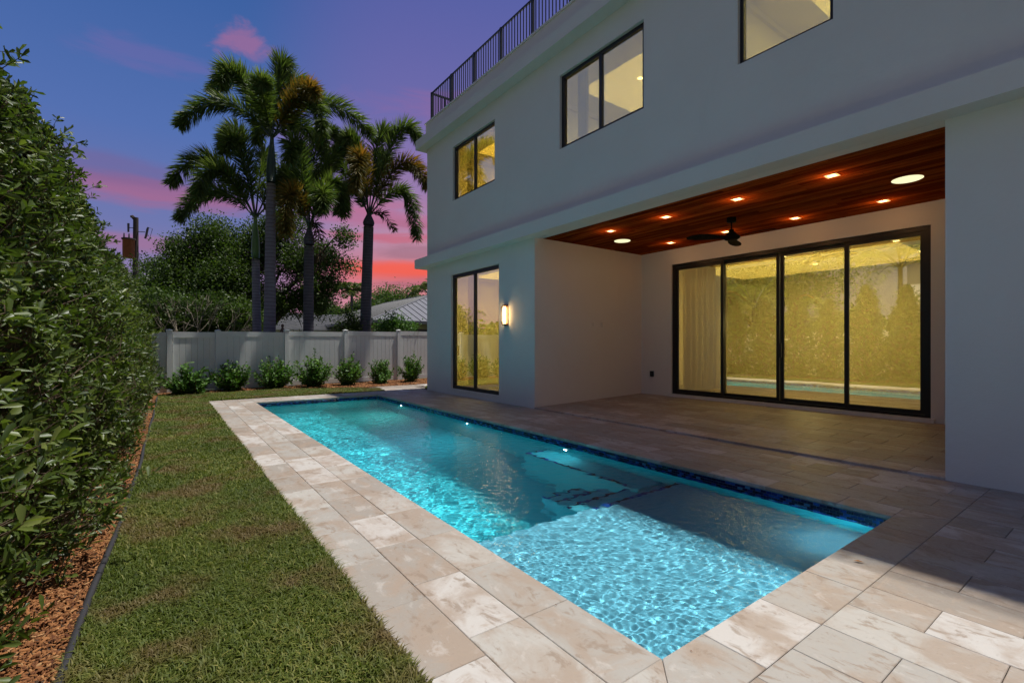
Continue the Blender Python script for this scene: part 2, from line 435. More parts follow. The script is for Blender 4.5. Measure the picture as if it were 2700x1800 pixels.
def wallgrid(mb, y0, y1, z0, z1, x0, x1, holes, axis='x'):
    """wall slab between x0 (outer) and x1 (inner) over y,z with rectangular holes; outer/inner skins and jambs"""
    ys = sorted({y0, y1, *[h[0] for h in holes], *[h[1] for h in holes]}); zs = sorted({z0, z1, *[h[2] for h in holes], *[h[3] for h in holes]})
    def inh(i, j):
        if i < 0 or j < 0 or i >= len(ys)-1 or j >= len(zs)-1: return None
        cy_, cz_ = (ys[i]+ys[i+1])/2, (zs[j]+zs[j+1])/2
        return any(h[0] < cy_ < h[1] and h[2] < cz_ < h[3] for h in holes)
    def P(x, y, z): return (x, y, z) if axis == 'x' else (y, x, z)
    for i in range(len(ys)-1):
        for j in range(len(zs)-1):
            if inh(i, j): continue
            a, b, c, d = ys[i], ys[i+1], zs[j], zs[j+1]
            for x in (x0, x1): mb.quad(P(x, a, c), P(x, b, c), P(x, b, d), P(x, a, d))
            if inh(i-1, j) is not False: mb.quad(P(x0, a, c), P(x1, a, c), P(x1, a, d), P(x0, a, d))
            if inh(i+1, j) is not False: mb.quad(P(x0, b, c), P(x1, b, c), P(x1, b, d), P(x0, b, d))
            if inh(i, j-1) is not False: mb.quad(P(x0, a, c), P(x1, a, c), P(x1, b, c), P(x0, b, c))
            if inh(i, j+1) is not False: mb.quad(P(x0, a, d), P(x1, a, d), P(x1, b, d), P(x0, b, d))
# ================================================================== GROUND
PX0, PX1, PY0, PY1 = 1.67, 4.45, 1.24, 12.0      # pool
WATER = -.10
HX, HX2 = 6.05, 9.36                              # house front and patio back wall
OY0, OY1 = 1.27, 7.54                             # patio opening
g = MB()
# ground sheet with a hole for the pool
xs = [-400, PX0-.15, PX1+.15, 400]; ys = [-400, PY0-.15, PY1+.15, 500]
for i in range(3):
    for j in range(3):
        if i == 1 and j == 1: continue
        g.quad((xs[i], ys[j], -.055), (xs[i+1], ys[j], -.055), (xs[i+1], ys[j+1], -.055), (xs[i], ys[j+1], -.055))
tag(g.build('ground', M_GROUND), kind='structure')
TAN = math.tan
# ------------------------------------------------------------------ deck pavers
PW, PL = .2925, .572
sub = MB(); z0, z1 = -.050, -.012
def slab(mb, x0, x1, y0, y1, a=z0, b=z1): mb.box((x0, y0, a), (x1, y1, b))
slab(sub, .80, PX0-.012, -1.6, 12.93); slab(sub, PX0-.012, PX1+.012, -1.6, PY0-.012); slab(sub, PX1+.012, 6.20, -1.6, 12.93); slab(sub, PX0-.012, PX1+.012, PY1+.012, 12.93)
slab(sub, 6.20, 9.0, -1.6, 1.20)
deck = tag(sub.build('pool_deck', M_BEDDING), kind='structure')
rects = []
def col(x0, x1, ya, yb, phase):
    y = ya-phase
    while y < yb-.02:
        a, b = max(y, ya), min(y+PL, yb)
        if b-a > .03: rects.append((x0, x1, a, b, .0))
        y += PL
# left deck: two columns beside the coping
col(.82, 1.095, .955, 12.90, .41); col(1.095, 1.38, .955, 12.90, .27)
# coping left / right (lengths along Y), near / far (lengths along X)
cop = []
def colc(x0, x1, ya, yb, ph):
    y = ya-ph
    while y < yb-.02:
        a, b = max(y, ya), min(y+PL, yb)
        if b-a > .03: cop.append((x0, x1, a, b))
        y += PL
def rowc(y0, y1, xa, xb, ph, L=.512):
    x = xa-ph
    while x < xb-.02:
        a, b = max(x, xa), min(x+L, xb)
        if b-a > .03: cop.append((a, b, y0, y1))
        x += L
colc(1.38, PX0, PY0, 12.0, .0); colc(PX1, 4.74, PY0, 12.0, .2)
rowc(.955, PY0, 1.96, 4.16, .0); rowc(12.0, 12.29, 1.67, 4.74, .1)
cop.append((1.38, 1.67, 12.0, 12.29))
# far deck strip
for k, x in enumerate(np.arange(1.38, 4.74-.02, PW)): col(x, min(x+PW, 4.74), 12.29, 12.90, (k % 2)*PL/2)
# near deck columns (x from the lawn to beyond the pillar)
k = 0; x = .715
for i in range(27):
    xa = 1.58+(i-3)*.2985; xb = xa+.2985
    if xb < .83: continue
    xa = max(xa, .82)
    if xa > 8.6: break
    ph = .2725 if i % 2 else .0
    y = .955
    first = True
    while y > -1.5:
        L_ = PL-ph if (first and ph) else PL
        first = False
        rects.append((xa, xb, y-L_, y, 0)); y -= L_
# right deck columns
for k in range(5):
    x0 = 4.74+k*.262; col(x0, x0+.262, .955, 12.90, .1+(k % 2)*PL/2)
for k in range(10):
    pass
cnt = [0]
cache = {}
def paver_mesh(w_, l_, th, m, ch=.0028):
    key = (round(w_, 3), round(l_, 3), th, m.name, ch)
    if key not in cache:
        cache[key] = MB().cbox((-w_/2, -l_/2, -th), (w_/2, l_/2, 0), ch).mesh('paver', m)
    return cache[key]
def paver(x0, x1, y0, y1, z, parent, m=M_TRAV, g_=.0012, th=.03, ch=.0028):
    o = bpy.data.objects.new('paver', paver_mesh(x1-x0-2*g_, y1-y0-2*g_, th, m, ch))
    o.location = ((x0+x1)/2, (y0+y1)/2, z+random.uniform(-.0008, .0008)); link(o, parent); return o
allp = [(r[0], r[1], r[2], r[3]) for r in rects]
def gdist(r):
    cx, cy_ = (r[0]+r[1])/2, (r[2]+r[3])/2
    d = cx*math.sin(YAW)+cy_*math.cos(YAW); lat = cx*math.cos(YAW)-cy_*math.sin(YAW)
    vis = d > .4 and abs(lat)/d < 1.15 and EYE/d < .8
    return math.hypot(cx, cy_) + (0 if vis else 100)
everything = sorted([(gdist(r), r, 'p') for r in allp]+[(gdist(r)*.8, r, 'c') for r in cop], key=lambda q: q[0])
rest = MB(); rtint = []
keep = 293
for i, (d, r, kd) in enumerate(everything):
    if i < keep: paver(*r, 0.0, deck)
    else:
        n0 = len(rest.v); rest.cbox((r[0]+.0016, r[2]+.0016, -.03), (r[1]-.0016, r[3]-.0016, random.uniform(-.0008, .0008)), .0028)
        rtint += [random.random()]*(len(rest.v)-n0)
def tinted(mb, name, m, tint, parent):
    me = mb.mesh(name, m); a = me.attributes.new('tint', 'FLOAT', 'POINT'); a.data.foreach_set('value', np.array(tint, np.float32))
    return link(bpy.data.objects.new(name, me), parent)
tag(tinted(rest, 'distant_paver', M_TRAV, rtint, deck), kind='stuff')
# mitred corner pavers of the coping
def poly_paver(pts, parent, m=M_TRAV, th=.03):
    n = len(pts); cx = sum(p[0] for p in pts)/n; cy_ = sum(p[1] for p in pts)/n
    q = [((p[0]-cx)*.992, (p[1]-cy_)*.992) for p in pts]
    mb = MB().add([(a, b, -th) for a, b in q]+[(a, b, -.003) for a, b in q]+[(a*.985, b*.985, 0) for a, b in q],
                  [tuple(range(2*n, 3*n)), tuple(reversed(range(n)))]+[(i, (i+1) % n, n+(i+1) % n, n+i) for i in range(n)]+[(n+i, n+(i+1) % n, 2*n+(i+1) % n, 2*n+i) for i in range(n)])
    return mb.build('paver', m, parent, loc=(cx, cy_, 0))
poly_paver([(1.38, .955), (1.67, 1.24), (1.38, 1.24)], deck)
poly_paver([(1.38, .955), (1.96, .955), (1.96, 1.24), (1.67, 1.24)], deck)
poly_paver([(4.16, .955), (4.74, .955), (4.45, 1.24), (4.16, 1.24)], deck)
poly_paver([(4.74, .955), (4.74, 1.24), (4.45, 1.24)], deck)
# path slabs at the far end
path = tag(MB().box((5.02, 12.96, -.05), (6.55, 14.35, -.014)).build('garden_path', M_BEDDING), kind='structure')
for (a, b, c, d) in [(5.05, 5.62, 12.97, 13.62), (5.63, 6.2, 12.97, 13.62), (5.22, 5.80, 13.64, 14.28), (5.81, 6.5, 13.64, 14.28)]: paver(a, b, c, d, 0.0, path)
pathb = tag(MB().box((6.56, 13.62, -.05), (9.0, 14.35, -.014)).build('garden_path', M_BEDDING), kind='structure')
for x in (6.56, 7.14, 7.72, 8.3): paver(x, x+.57, 13.65, 14.3, 0.0, pathb)

# ------------------------------------------------------------------ patio floor (one low step up)
PZ = .026; PSL = .089/(9.36-6.05)   # low step, floor rising gently to the doors
pf = MB(); xA, xB, yA, yB = HX+.004, HX2-.002, OY0+.002, OY1-.002
pf.add([(xA, yA, -.045), (xB, yA, -.045), (xB, yB, -.045), (xA, yB, -.045), (xA, yA, PZ-.034), (xB, yA, PZ+.089-.034), (xB, yB, PZ+.089-.034), (xA, yB, PZ-.034)], [(0, 3, 2, 1), (4, 5, 6, 7), (0, 1, 5, 4), (1, 2, 6, 5), (2, 3, 7, 6), (3, 0, 4, 7)])
pf = tag(pf.build('patio_floor', M_BEDDING), kind='structure')
nx = 11; wx = (HX2-HX-.30)/10
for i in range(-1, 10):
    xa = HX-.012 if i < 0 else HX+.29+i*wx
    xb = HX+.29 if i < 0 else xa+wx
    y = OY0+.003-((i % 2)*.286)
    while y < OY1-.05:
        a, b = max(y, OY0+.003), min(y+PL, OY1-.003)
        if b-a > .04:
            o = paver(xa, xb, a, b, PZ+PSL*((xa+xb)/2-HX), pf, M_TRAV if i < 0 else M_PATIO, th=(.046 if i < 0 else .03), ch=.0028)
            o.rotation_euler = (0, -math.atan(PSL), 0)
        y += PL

# ================================================================== POOL
pool = empty('swimming_pool', (3.06, 6.6, 0))
tag(pool, 'long rectangular swimming pool with turquoise water and a shallow sun shelf', 'swimming pool')
def loc0(o, parent):     # geometry written in world coordinates under a moved parent
    o.location = Vector(o.location)-parent.location; return o
def plaster(name, a, b, d):
    m, t, o = mat(name)
    P = world_co(t)
    n = t.noise(P, 2.2, 5, .6); f = t.noise(P, 150, 3, .6)
    c = t.mix(n, a, b)
    c = t.mix(t.smooth(f, .5, .72, 0, .55), c, d)
    p = principled(t, o, Base_Color=c, Roughness=.8)
    bump(t, p, f, .5, .004)
    return m
M_PLAS = plaster('deep_water_tint_plaster', (.030, .40, .45), (.050, .50, .54), (.012, .27, .35))  # water's tint with depth is put into these plaster colours
M_PLAS2 = plaster('shelf_water_tint_plaster', (.11, .33, .42), (.17, .42, .50), (.06, .21, .31))
M_PLAS3 = plaster('step_water_tint_plaster', (.045, .38, .46), (.07, .47, .54), (.02, .26, .36))
b = MB()
x0, x1, y0, y1 = PX0, PX1, PY0, PY1
SH, DEEP = -.36, -1.45
# inner skins
b.box((x0-.12, y0-.12, DEEP-.1), (x0, y1+.12, -.034)); b.box((x1, y0-.12, DEEP-.1), (x1+.12, y1+.12, -.034))
b.box((x0, y0-.12, DEEP-.1), (x1, y0, -.034)); b.box((x0, y1, DEEP-.1), (x1, y1+.12, -.034))
b.box((x0-.002, y0-.002, DEEP-.1), (x1+.002, y1+.002, DEEP))
basin = loc0(b.build('basin', M_PLAS, pool), pool)
b = MB(); b.cbox((x0-.004, y0-.004, DEEP-.02), (x1+.004, 3.10, SH), .015)
loc0(b.build('sun_shelf', M_PLAS2, pool), pool)
for (ya, yb, xa, z) in [(3.10, 3.46, 3.15, -.60), (3.46, 3.80, 3.30, -.84), (3.80, 4.14, 3.45, -1.08)]:
    loc0(MB().cbox((xa, ya-.003, DEEP-.02), (x1+.004, yb, z), .012).build('step', M_PLAS3, pool), pool)
loc0(MB().cbox((4.02, 3.30, DEEP-.02), (x1+.004, 5.25, -.52), .012).build('bench', M_PLAS, pool), pool)
# mosaic
def tile_mat():
    m, t, o = mat('blue_mosaic')
    rnd = t.node('ShaderNodeObjectInfo').outputs['Random']
    at = t.node('ShaderNodeAttribute', attribute_name='tint').outputs['Fac']
    rr = t.m('FRACT', t.m('ADD', rnd, at))
    c = t.ramp(rr, [(0, (.006, .012, .060)), (.34, (.010, .035, .20)), (.62, (.004, .007, .030)), (.80, (.020, .085, .33)), (.95, (.07, .22, .38))], 'CONSTANT')
    n = t.noise(world_co(t), 70, 3)
    c = t.mix(1.0, c, t.mix(n, (.6, .6, .7), (1.5, 1.4, 1.3)), 'MULTIPLY')
    p = principled(t, o, Base_Color=c, Roughness=.12)
    return m
M_TILE = tile_mat(); M_GROUT = simple('tile_grout', (.16, .19, .24), .9, 0, bst=0)
TW, TH, TT = .049, .0245, .006
ROW0 = -.036
tm_y = MB().cbox((-TW/2, -TH/2, 0), (TW/2, TH/2, TT), .0012)
# right wall tile: local box turned to face -x
def vt_mesh(w_, h_, m, name):     # tile standing in the yz plane facing -x
    mb = MB().cbox((-w_/2, -h_/2, 0), (w_/2, h_/2, TT), .0012); mb.v = [(-z, x, y) for x, y, z in mb.v]; return mb
tile_r = vt_mesh(TW-.004, TH-.004, M_TILE, 'mosaic_tile').mesh('mosaic_tile', M_TILE)
restt = MB(); restint = []
g2 = MB(); g2.box((x1-.003, y0-.02, -.165), (x1+.02, y1+.02, -.0345)); g2.box((x0-.02, y0-.02, -.165), (x0+.003, y1+.02, -.0345))
g2.box((x0, y1-.003, -.165), (x1, y1+.02, -.0345)); g2.box((x0, y0-.02, -.165), (x1, y0+.003, -.0345))
loc0(g2.build('grout_band', M_GROUT, pool), pool)
tiles = []
for r in range(5):
    z = ROW0-TH/2-r*TH
    n = int((y1-y0)/TW)+1
    for k in range(n):
        yy = y0+(k+.5+(r % 2)*.5)*TW
        if yy < y1-.02: tiles.append((yy if r < 4 else yy+50, 'r', yy, z))
tiles.sort()
for i, (_, _, yy, z) in enumerate(tiles):
    if i < 292:
        o = bpy.data.objects.new('mosaic_tile', tile_r); o.location = Vector((x1-.003, yy, z))-pool.location; link(o, pool)
    else:
        mb = vt_mesh(TW-.004, TH-.004, M_TILE, '')
        n0 = len(restt.v); restt.add([(x1-.003+a, yy+b_, z+c) for a, b_, c in mb.v], mb.f); restint += [random.random()]*(len(restt.v)-n0)
for r in range(5):
    z = ROW0-TH/2-r*TH
    for k in range(int((x1-x0)/TW)):
        xx = x0+(k+.5+(r % 2)*.4)*TW
        mb = MB().cbox((-(TW-.004)/2, -(TH-.004)/2, 0), ((TW-.004)/2, (TH-.004)/2, TT), .0012)
        for yy, sg in ((y1-.003, -1), (y0+.003, 1)):
            n0 = len(restt.v); restt.add([(xx+a, yy+sg*c, z+b_) for a, b_, c in mb.v], mb.f); restint += [random.random()]*(len(restt.v)-n0)
    for k in range(int((y1-y0)/TW)):
        yy = y0+(k+.5+(r % 2)*.4)*TW
        mb = vt_mesh(TW-.004, TH-.004, M_TILE, '')
        n0 = len(restt.v); restt.add([(x0+.003-a, yy+b_, z+c) for a, b_, c in mb.v], mb.f); restint += [random.random()]*(len(restt.v)-n0)
o = tag(tinted(restt, 'small_mosaic_tile', M_TILE, restint, pool), kind='stuff'); loc0(o, pool)
# trim lines on the step and bench edges
tr = []
for k in range(21): tr.append((3.18+k*.06, 3.07, SH, 0))
for (ya, xa, z) in [(3.43, 3.15, -.60), (3.77, 3.30, -.84), (4.11, 3.45, -1.08)]:
    for k in range(int((4.0-xa)/.06)): tr.append((xa+.03+k*.06, ya, z, 0))
for k in range(int(1.78/.06)): tr.append((4.05, 3.48+k*.06, -.52, 1))
for k in range(6): tr.append((4.09+k*.06, 5.22, -.52, 0))
tmm = MB().cbox((-.027, -.022, 0), (.027, .022, .008), .002).mesh('trim_tile', M_TILE)
for (x, y, z, rot) in tr:
    o = bpy.data.objects.new('trim_tile', tmm); o.location = Vector((x, y, z))-pool.location; o.rotation_euler = (0, 0, R_(90)*rot); link(o, pool)
# small round underwater lights on the house side wall, plus unseen fill lamps added elsewhere
M_LENS = emis('pool_lens', (.80, .95, 1), 2.2)
def pool_or_fill_light(p, face, en, colr, lens=M_LENS):
    rz_ = {'-x': 0, '+x': math.pi, '+y': -math.pi/2}[face]
    f = MB().lathe([(.045, 0), (.044, .008), (.034, .012)], n=16); f.v = [(-z, x, y) for x, y, z in f.v]
    fl = f.build('pool_or_fill_light', M_PLATE, pool, loc=p); loc0(fl, pool); fl.rotation_euler = (0, 0, rz_)
    f = MB().lathe([(.030, .0125), (.022, .018), (.008, .020)], n=14); f.v = [(-z, x, y) for x, y, z in f.v]
    f.build('lens', lens, fl)
    ld = bpy.data.lights.new('pool_or_fill_lamp', 'AREA'); ld.energy = en; ld.color = colr; ld.size = .05; ld.shape = 'DISK'
    dv = {'-x': (-.035, 0), '+x': (.035, 0), '+y': (0, .035)}[face]
    lo = bpy.data.objects.new('pool_or_fill_lamp', ld); link(lo); lo.location = (p[0]+dv[0], p[1]+dv[1], p[2]-.01)
    d = Vector((dv[0], dv[1], .016 if face == '+y' else -.010)).normalized(); lo.rotation_euler = d.to_track_quat('-Z', 'Y').to_euler()
for yy, en in ((10.4, 30), (7.45, 18), (4.85, 5)):
    pool_or_fill_light((x1, yy, -.25), '-x', en, (.72, 1, .80) if yy > 10 else (.50, .90, 1))
for yy, en in ((4.6, 8), (7.2, 9)):
    pool_or_fill_light((x0, yy, -.40), '+x', en, (.40, .85, 1))  # unseen fill lamps added on the lawn side wall to even the turquoise
pool_or_fill_light((4.05, y0, -.20), '+y', 6.0, (.40, .85, 1)); pool_or_fill_light((3.2, y0, -.20), '+y', 1.2, (.40, .85, 1))  # unseen fill lamps added on the near wall to brighten the shaded shelf
# ------------------------------------------------------------------ water
def water_obj():
    m, t, o = mat('pool_water')
    p = t.node('ShaderNodeBsdfRefraction', ins={'Color': (.80, .96, 1), 'Roughness': 0.0, 'IOR': 1.333})
    rp = t.noise(t.mapping(world_co(t), scale=(1, 1.9, 1), rot=(0, 0, .3)), 9.0, 4, .6, .4)
    bp = t.node('ShaderNodeBump', ins={'Strength': .35, 'Distance': .02, 'Height': rp})
    gl = t.node('ShaderNodeBsdfGlossy', ins={'Color': (.72, .76, .78), 'Roughness': 0.0, 'Normal': bp.outputs[0]})
    fr = t.node('ShaderNodeFresnel', ins={'IOR': 1.333})
    ms = t.node('ShaderNodeMixShader', ins={0: fr.outputs[0]})
    t.l.new(p.outputs[0], ms.inputs[1]); t.l.new(gl.outputs[0], ms.inputs[2])
    t.l.new(ms.outputs[0], o.inputs[0])
    st = .0125
    X = np.linspace(x0-.01, x1+.01, 280); Y = np.concatenate([np.arange(y0-.01, 3.4, .0095), np.arange(3.4, 6.5, .014), np.linspace(6.5, y1+.01, 290)])
    nx_, ny_ = len(X), len(Y)
    gx, gy = np.meshgrid(X, Y)
    h = np.zeros_like(gx); rng = np.random.default_rng(5)
    shelf = 1/(1+np.exp((gy-3.0)/.16))          # ruffled over the shelf, calmer over the deep part
    for i in range(66):
        lam = .032*(1.052**(i))*rng.uniform(.9, 1.12)
        th = rng.normal(R_(75), .95)
        kx, ky = 2*math.pi/lam*math.cos(th), 2*math.pi/lam*math.sin(th)
        a_s = 1.9 if lam < .065 else (.85 if lam < .11 else .30)
        a_d = 0.04 if lam < .09 else (.13 if lam < .2 else .33)
        amp = .0027*lam*(a_s*shelf+a_d*(1-shelf))
        wx_, wy_ = .9*np.sin(gy*3.3+i)+.6*np.sin(gx*5.1+2.2*i), .8*np.sin(gx*3.9+2*i)+.6*np.sin(gy*6.2+1.3*i)
        env = .65+.35*np.sin(gx*rng.uniform(.6, 2)+gy*rng.uniform(.4, 1.4)+rng.uniform(0, 6))
        h += amp*env*np.sin(kx*(gx+wx_*lam*2)+ky*(gy+wy_*lam*2)+rng.uniform(0, 6.28))
    V = np.stack([gx, gy, WATER+h], -1).reshape(-1, 3)
    idx = np.arange(nx_*ny_).reshape(ny_, nx_)
    top = np.stack([idx[:-1, :-1], idx[:-1, 1:], idx[1:, 1:], idx[1:, :-1]], -1).reshape(-1, 4)
    # closed box below; no absorption inside, the depth tint sits in the plaster
    per = np.concatenate([idx[0, :], idx[1:, -1], idx[-1, ::-1][1:], idx[::-1, 0][1:-1]])
    nb = len(per); base = len(V)
    Vb = V[per].copy(); Vb[:, 2] = DEEP-.05
    V = np.concatenate([V, Vb])
    a = np.arange(nb); a2 = (a+1) % nb
    side = np.stack([per[a], base+a, base+a2, per[a2]], -1)
    me = npmesh('pool_water', V, [top, side, (base+a)[::-1][None, :]], m, smooth=False)
    sm = np.zeros(len(me.polygons), bool); sm[:len(top)] = True
    me.polygons.foreach_set('use_smooth', sm)
    o = link(bpy.data.objects.new('pool_water', me))
    tag(o, kind='structure')
    o.cycles.is_caustics_caster = True
    return o
water_obj()
for o in pool.children_recursive:
    o.cycles.is_caustics_receiver = True

# ================================================================== HOUSE
house = empty('modern_house', (HX, 6, 0))
tag(house, 'white stucco two storey modern house with black framed windows and a recessed patio', 'house')
def hb(mb, name, m, parent=None, smooth=False):
    o = mb.build(name, m, parent or house, smooth)
    if parent is None: loc0(o, house)
    return o
WIN = dict(w1=(8.98, 10.92, 4.99, 6.38), w2=(4.83, 6.79, 4.97, 6.36), w3=(2.22, 3.32, 4.93, 6.36), d1=(8.81, 11.01, .15, 3.09))
mb = MB(); HY0, HY1, ZT = -7.0, 12.40, 7.0
wallgrid(mb, HY0, HY1, -.05, ZT, HX, HX+.18, [WIN['w1'], WIN['w2'], WIN['w3'], WIN['d1'], (OY0, OY1, -.05, 3.44)])
hb(mb, 'front_wall', M_STUCCO)
DRY0, DRY1, DRZ0, DRZ1 = 2.13, 6.69, .175, 3.105
mb = MB(); wallgrid(mb, OY0-.02, OY1+.02, 0, 3.6, HX2, HX2+.2, [(DRY0, DRY1, DRZ0, DRZ1)]); hb(mb, 'patio_back_wall', M_STUCCO)
for ya, yb in ((OY1, OY1+.15), (OY0-.15, OY0)): hb(MB().box((HX+.178, ya, 0), (HX2+.19, yb, 3.62)), 'patio_side_wall', M_STUCCO)
mb = MB(); mb.box((HX+.1, HY1-.2, -.05), (17, HY1-.001, ZT-.001)); mb.box((HX+.1, HY0+.001, -.05), (17, HY0+.2, ZT-.001)); mb.box((17, HY0, -.05), (17.2, HY1, ZT)); hb(mb, 'outer_wall', M_STUCCO)
mb = MB(); mb.box((HX+.18, OY0-.1, 3.47), (17, OY1+.1, 3.75)); mb.box((HX+.18, HY0+.2, 3.45), (17, OY0-.1, 3.75)); mb.box((HX+.18, OY1+.1, 3.45), (17, HY1-.2, 3.75))
hb(mb, 'floor_slab', M_STUCCO)
mb = MB(); mb.box((5.80, HY0-.25, 3.442), (HX+.002, 12.70, 3.692)); mb.box((HX+.002, HY1, 3.442), (17, 12.70, 3.692)); hb(mb, 'canopy_band', M_STUCCO)
mb = MB(); mb.box((5.80, HY0-.25, 6.80), (17.3, 12.64, 7.05)); hb(mb, 'roof_slab', M_STUCCO)
mb = MB(); mb.box((5.97, HY0-.1, 7.05), (6.22, 12.33, 7.45)); mb.box((6.22, 12.08, 7.05), (17.2, 12.33, 7.45)); mb.box((5.94, HY0-.12, 7.45), (6.26, 12.36, 7.485)); mb.box((6.26, 12.04, 7.45), (17.2, 12.36, 7.485)); hb(mb, 'roof_parapet', M_STUCCO)
# patio ceiling of wooden planks
ceil = hb(MB().box((HX+.18, OY0+.002, 3.462), (HX2-.002, OY1-.002, 3.469)), 'patio_ceiling', M_FAN)
npk = 33; pw = (HX2-HX-.184)/npk
for i in range(npk):
    y = OY0+.004-random.uniform(0, 1.6)
    while y < OY1-.02:
        L_ = random.choice([1.6, 2.1, 2.4, 3.0]); a, b_ = max(y, OY0+.004), min(y+L_, OY1-.004)
        y += L_
        if b_-a < .08: continue
        key = ('pk', round(b_-a, 3))
        if key not in cache:
            mm = MB().cbox((-pw/2+.002, -(b_-a)/2+.001, 0), (pw/2-.002, (b_-a)/2-.001, .014), .003); mm.v = [(x, yy, -z) for x, yy, z in mm.v]
            cache[key] = mm.mesh('plank', M_WOOD)
        o = bpy.data.objects.new('plank', cache[key]); link(o, ceil)
        o.location = (HX+.182+(i+.5)*pw, (a+b_)/2, 3.461+random.uniform(-.001, .001))
# ---- windows
def window(y0, y1, z0, z1, x, splits, fw=.065, name='window', sill=None, dep=.07, bottoms=None):
    mb = MB()
    mb.box((x, y0+.003, z0+.003), (x+dep, y0+fw, z1-.003)); mb.box((x, y1-fw, z0+.003), (x+dep, y1-.003, z1-.003))
    mb.box((x+.001, y0+fw, z1-fw), (x+dep, y1-fw, z1-.003)); mb.box((x+.001, y0+fw, z0+.003), (x+dep, y1-fw, z0+fw))
    fr = hb(mb, name, M_BLACK)
    ed = [y0+fw]+[s for sp in splits for s in sp]+[y1-fw]
    for a, b_ in splits:
        MB().box((x+.004, a, z0+fw-.002), (x+dep-.01, b_, z1-fw+.002)).build('mullion', M_BLACK, fr)
    for i in range(0, len(ed), 2):
        a, b_ = ed[i], ed[i+1]
        xo = x+.030+(.012 if (i//2) % 2 else 0)
        MB().box((xo, a-.004, z0+fw-.004), (xo+.006, b_+.004, z1-fw+.004)).build('pane', M_GLASS, fr)
    return fr
XR = HX+.055
w1 = window(*WIN['w1'], XR, [(9.90, 9.965)])
w2 = window(*WIN['w2'], XR, [(5.77, 5.835)])
w3 = window(*WIN['w3'], XR, [], fw=.05)
d1 = window(*WIN['d1'], XR, [(9.90, 9.98)], fw=.085, name='sliding_door')
MB().box((XR-.035, 10.895, 1.00), (XR-.004, 10.915, 1.26)).build('handle', M_BLACK, d1)
# wide sliding door of the patio: outer frame and four leaves
XD = HX2+.05
mb = MB(); fw = .075
mb.box((XD-.02, DRY0+.003, DRZ0+.003), (XD+.12, DRY0+fw, DRZ1-.003)); mb.box((XD-.02, DRY1-fw, DRZ0+.003), (XD+.12, DRY1-.003, DRZ1-.003))
mb.box((XD-.02, DRY0+fw, DRZ1-fw), (XD+.12, DRY1-fw, DRZ1-.003)); mb.box((XD-.02, DRY0+fw, DRZ0+.003), (XD+.12, DRY1-fw, DRZ0+.045))
pd = hb(mb, 'patio_sliding_door', M_BLACK)
leaf_edges = [(6.615, 5.47, 0), (5.53, 4.37, 1), (4.36, 3.24, 1), (3.28, 2.205, 0)]
for a, b_, s_ in leaf_edges:
    a, b_ = max(a, b_), min(a, b_); xx = XD+(.0 if s_ == 0 else .05); q = .062
    mb = MB(); zb, zt = DRZ0+.047, DRZ1-fw-.002
    mb.box((xx, b_, zb), (xx+.04, b_+q, zt)); mb.box((xx, a-q, zb), (xx+.04, a, zt)); mb.box((xx+.001, b_+q, zt-q), (xx+.039, a-q, zt)); mb.box((xx+.001, b_+q, zb), (xx+.039, a-q, zb+q))
    lf = mb.build('door_leaf', M_BLACK, pd)
    MB().box((xx+.016, b_+q-.004, zb+q-.004), (xx+.022, a-q+.004, zt-q+.004)).build('pane', M_GLASS, pd)
MB().box((XD-.045, 4.30, 1.05), (XD-.002, 4.325, 1.32)).build('handle', M_BLACK, pd)
PZ = .115
hb(MB().box((HX2-.05, DRY0-.05, PZ-.01), (HX2+.06, DRY1+.05, DRZ0+.001)), 'door_threshold', M_TRIM)
hb(MB().box((HX-.012, 8.79, .11), (HX+.05, 11.03, .149)), 'door_threshold', M_TRIM)
# ---- rooms behind the glass
def point(loc, e, col, rad, name='lamp'):
    d = bpy.data.lights.new(name, 'POINT'); d.energy = e; d.color = col; d.shadow_soft_size = 0.0
    o = link(bpy.data.objects.new(name, d)); o.location = loc; return o
def room(x0, x1, y0, y1, z0, z1, lamp, col=(1, .86, .30), open_y=None):
    mb = MB(); t_ = .05
    mb.box((x1, y0-t_, z0), (x1+t_, y1+t_, z1)); mb.box((x0, y0-t_, z0), (x1, y0, z1)); mb.box((x0, y1, z0), (x1, y1+t_, z1)); mb.box((x0-.02, y0-t_, z1), (x1+t_, y1+t_, z1+t_))
    mb.box((x0, y0, z1-.10), (x0+.05, y1, z1-.001)); mb.box((x1-.06, y0, z1-.10), (x1, y1, z1-.001)); mb.box((x0, y1-.06, z1-.1), (x1, y1, z1-.001))
    hb(mb, 'room_wall', M_ROOMW)
    hb(MB().box((x0-.02, y0-t_, z0-.05), (x1+t_, y1+t_, z0)), 'room_floor', M_ROOMF)
    ld = bpy.data.lights.new('room_lamp', 'AREA'); ld.shape = 'RECTANGLE'; ld.size = (x1-x0)*.6; ld.size_y = (y1-y0)*.6
    ld.energy = lamp*.5; ld.color = col
    point((x0+(x1-x0)*.55, (y0+y1)/2, z0+(z1-z0)*.55), lamp*.5, col, 0, 'room_fill_lamp')  # unseen point lamp added at mid room to light the ceiling
    lo = link(bpy.data.objects.new('room_lamp', ld)); lo.location = ((x0+x1)/2, (y0+y1)/2, z1-.12)
LG = MB().lathe([(.05, 0), (.052, -.006), (.038, -.008)], n=12).mesh('downlight', M_LAMP)
room(HX2+.22, 14.0, 1.45, 8.4, PZ, 3.22, 380, (1, .80, .34))
room(HX+.20, 9.2, 7.75, 12.15, .10, 3.25, 200, (1, .80, .28))
room(HX+.20, 10.4, 8.2, 12.15, 4.0, 6.75, 260, (1, .72, .20))
room(HX+.20, 10.4, 4.1, 8.1, 4.0, 6.75, 170, (1, .86, .50))
room(HX+.20, 10.4, .4, 4.0, 4.0, 6.75, 170, (1, .88, .42))
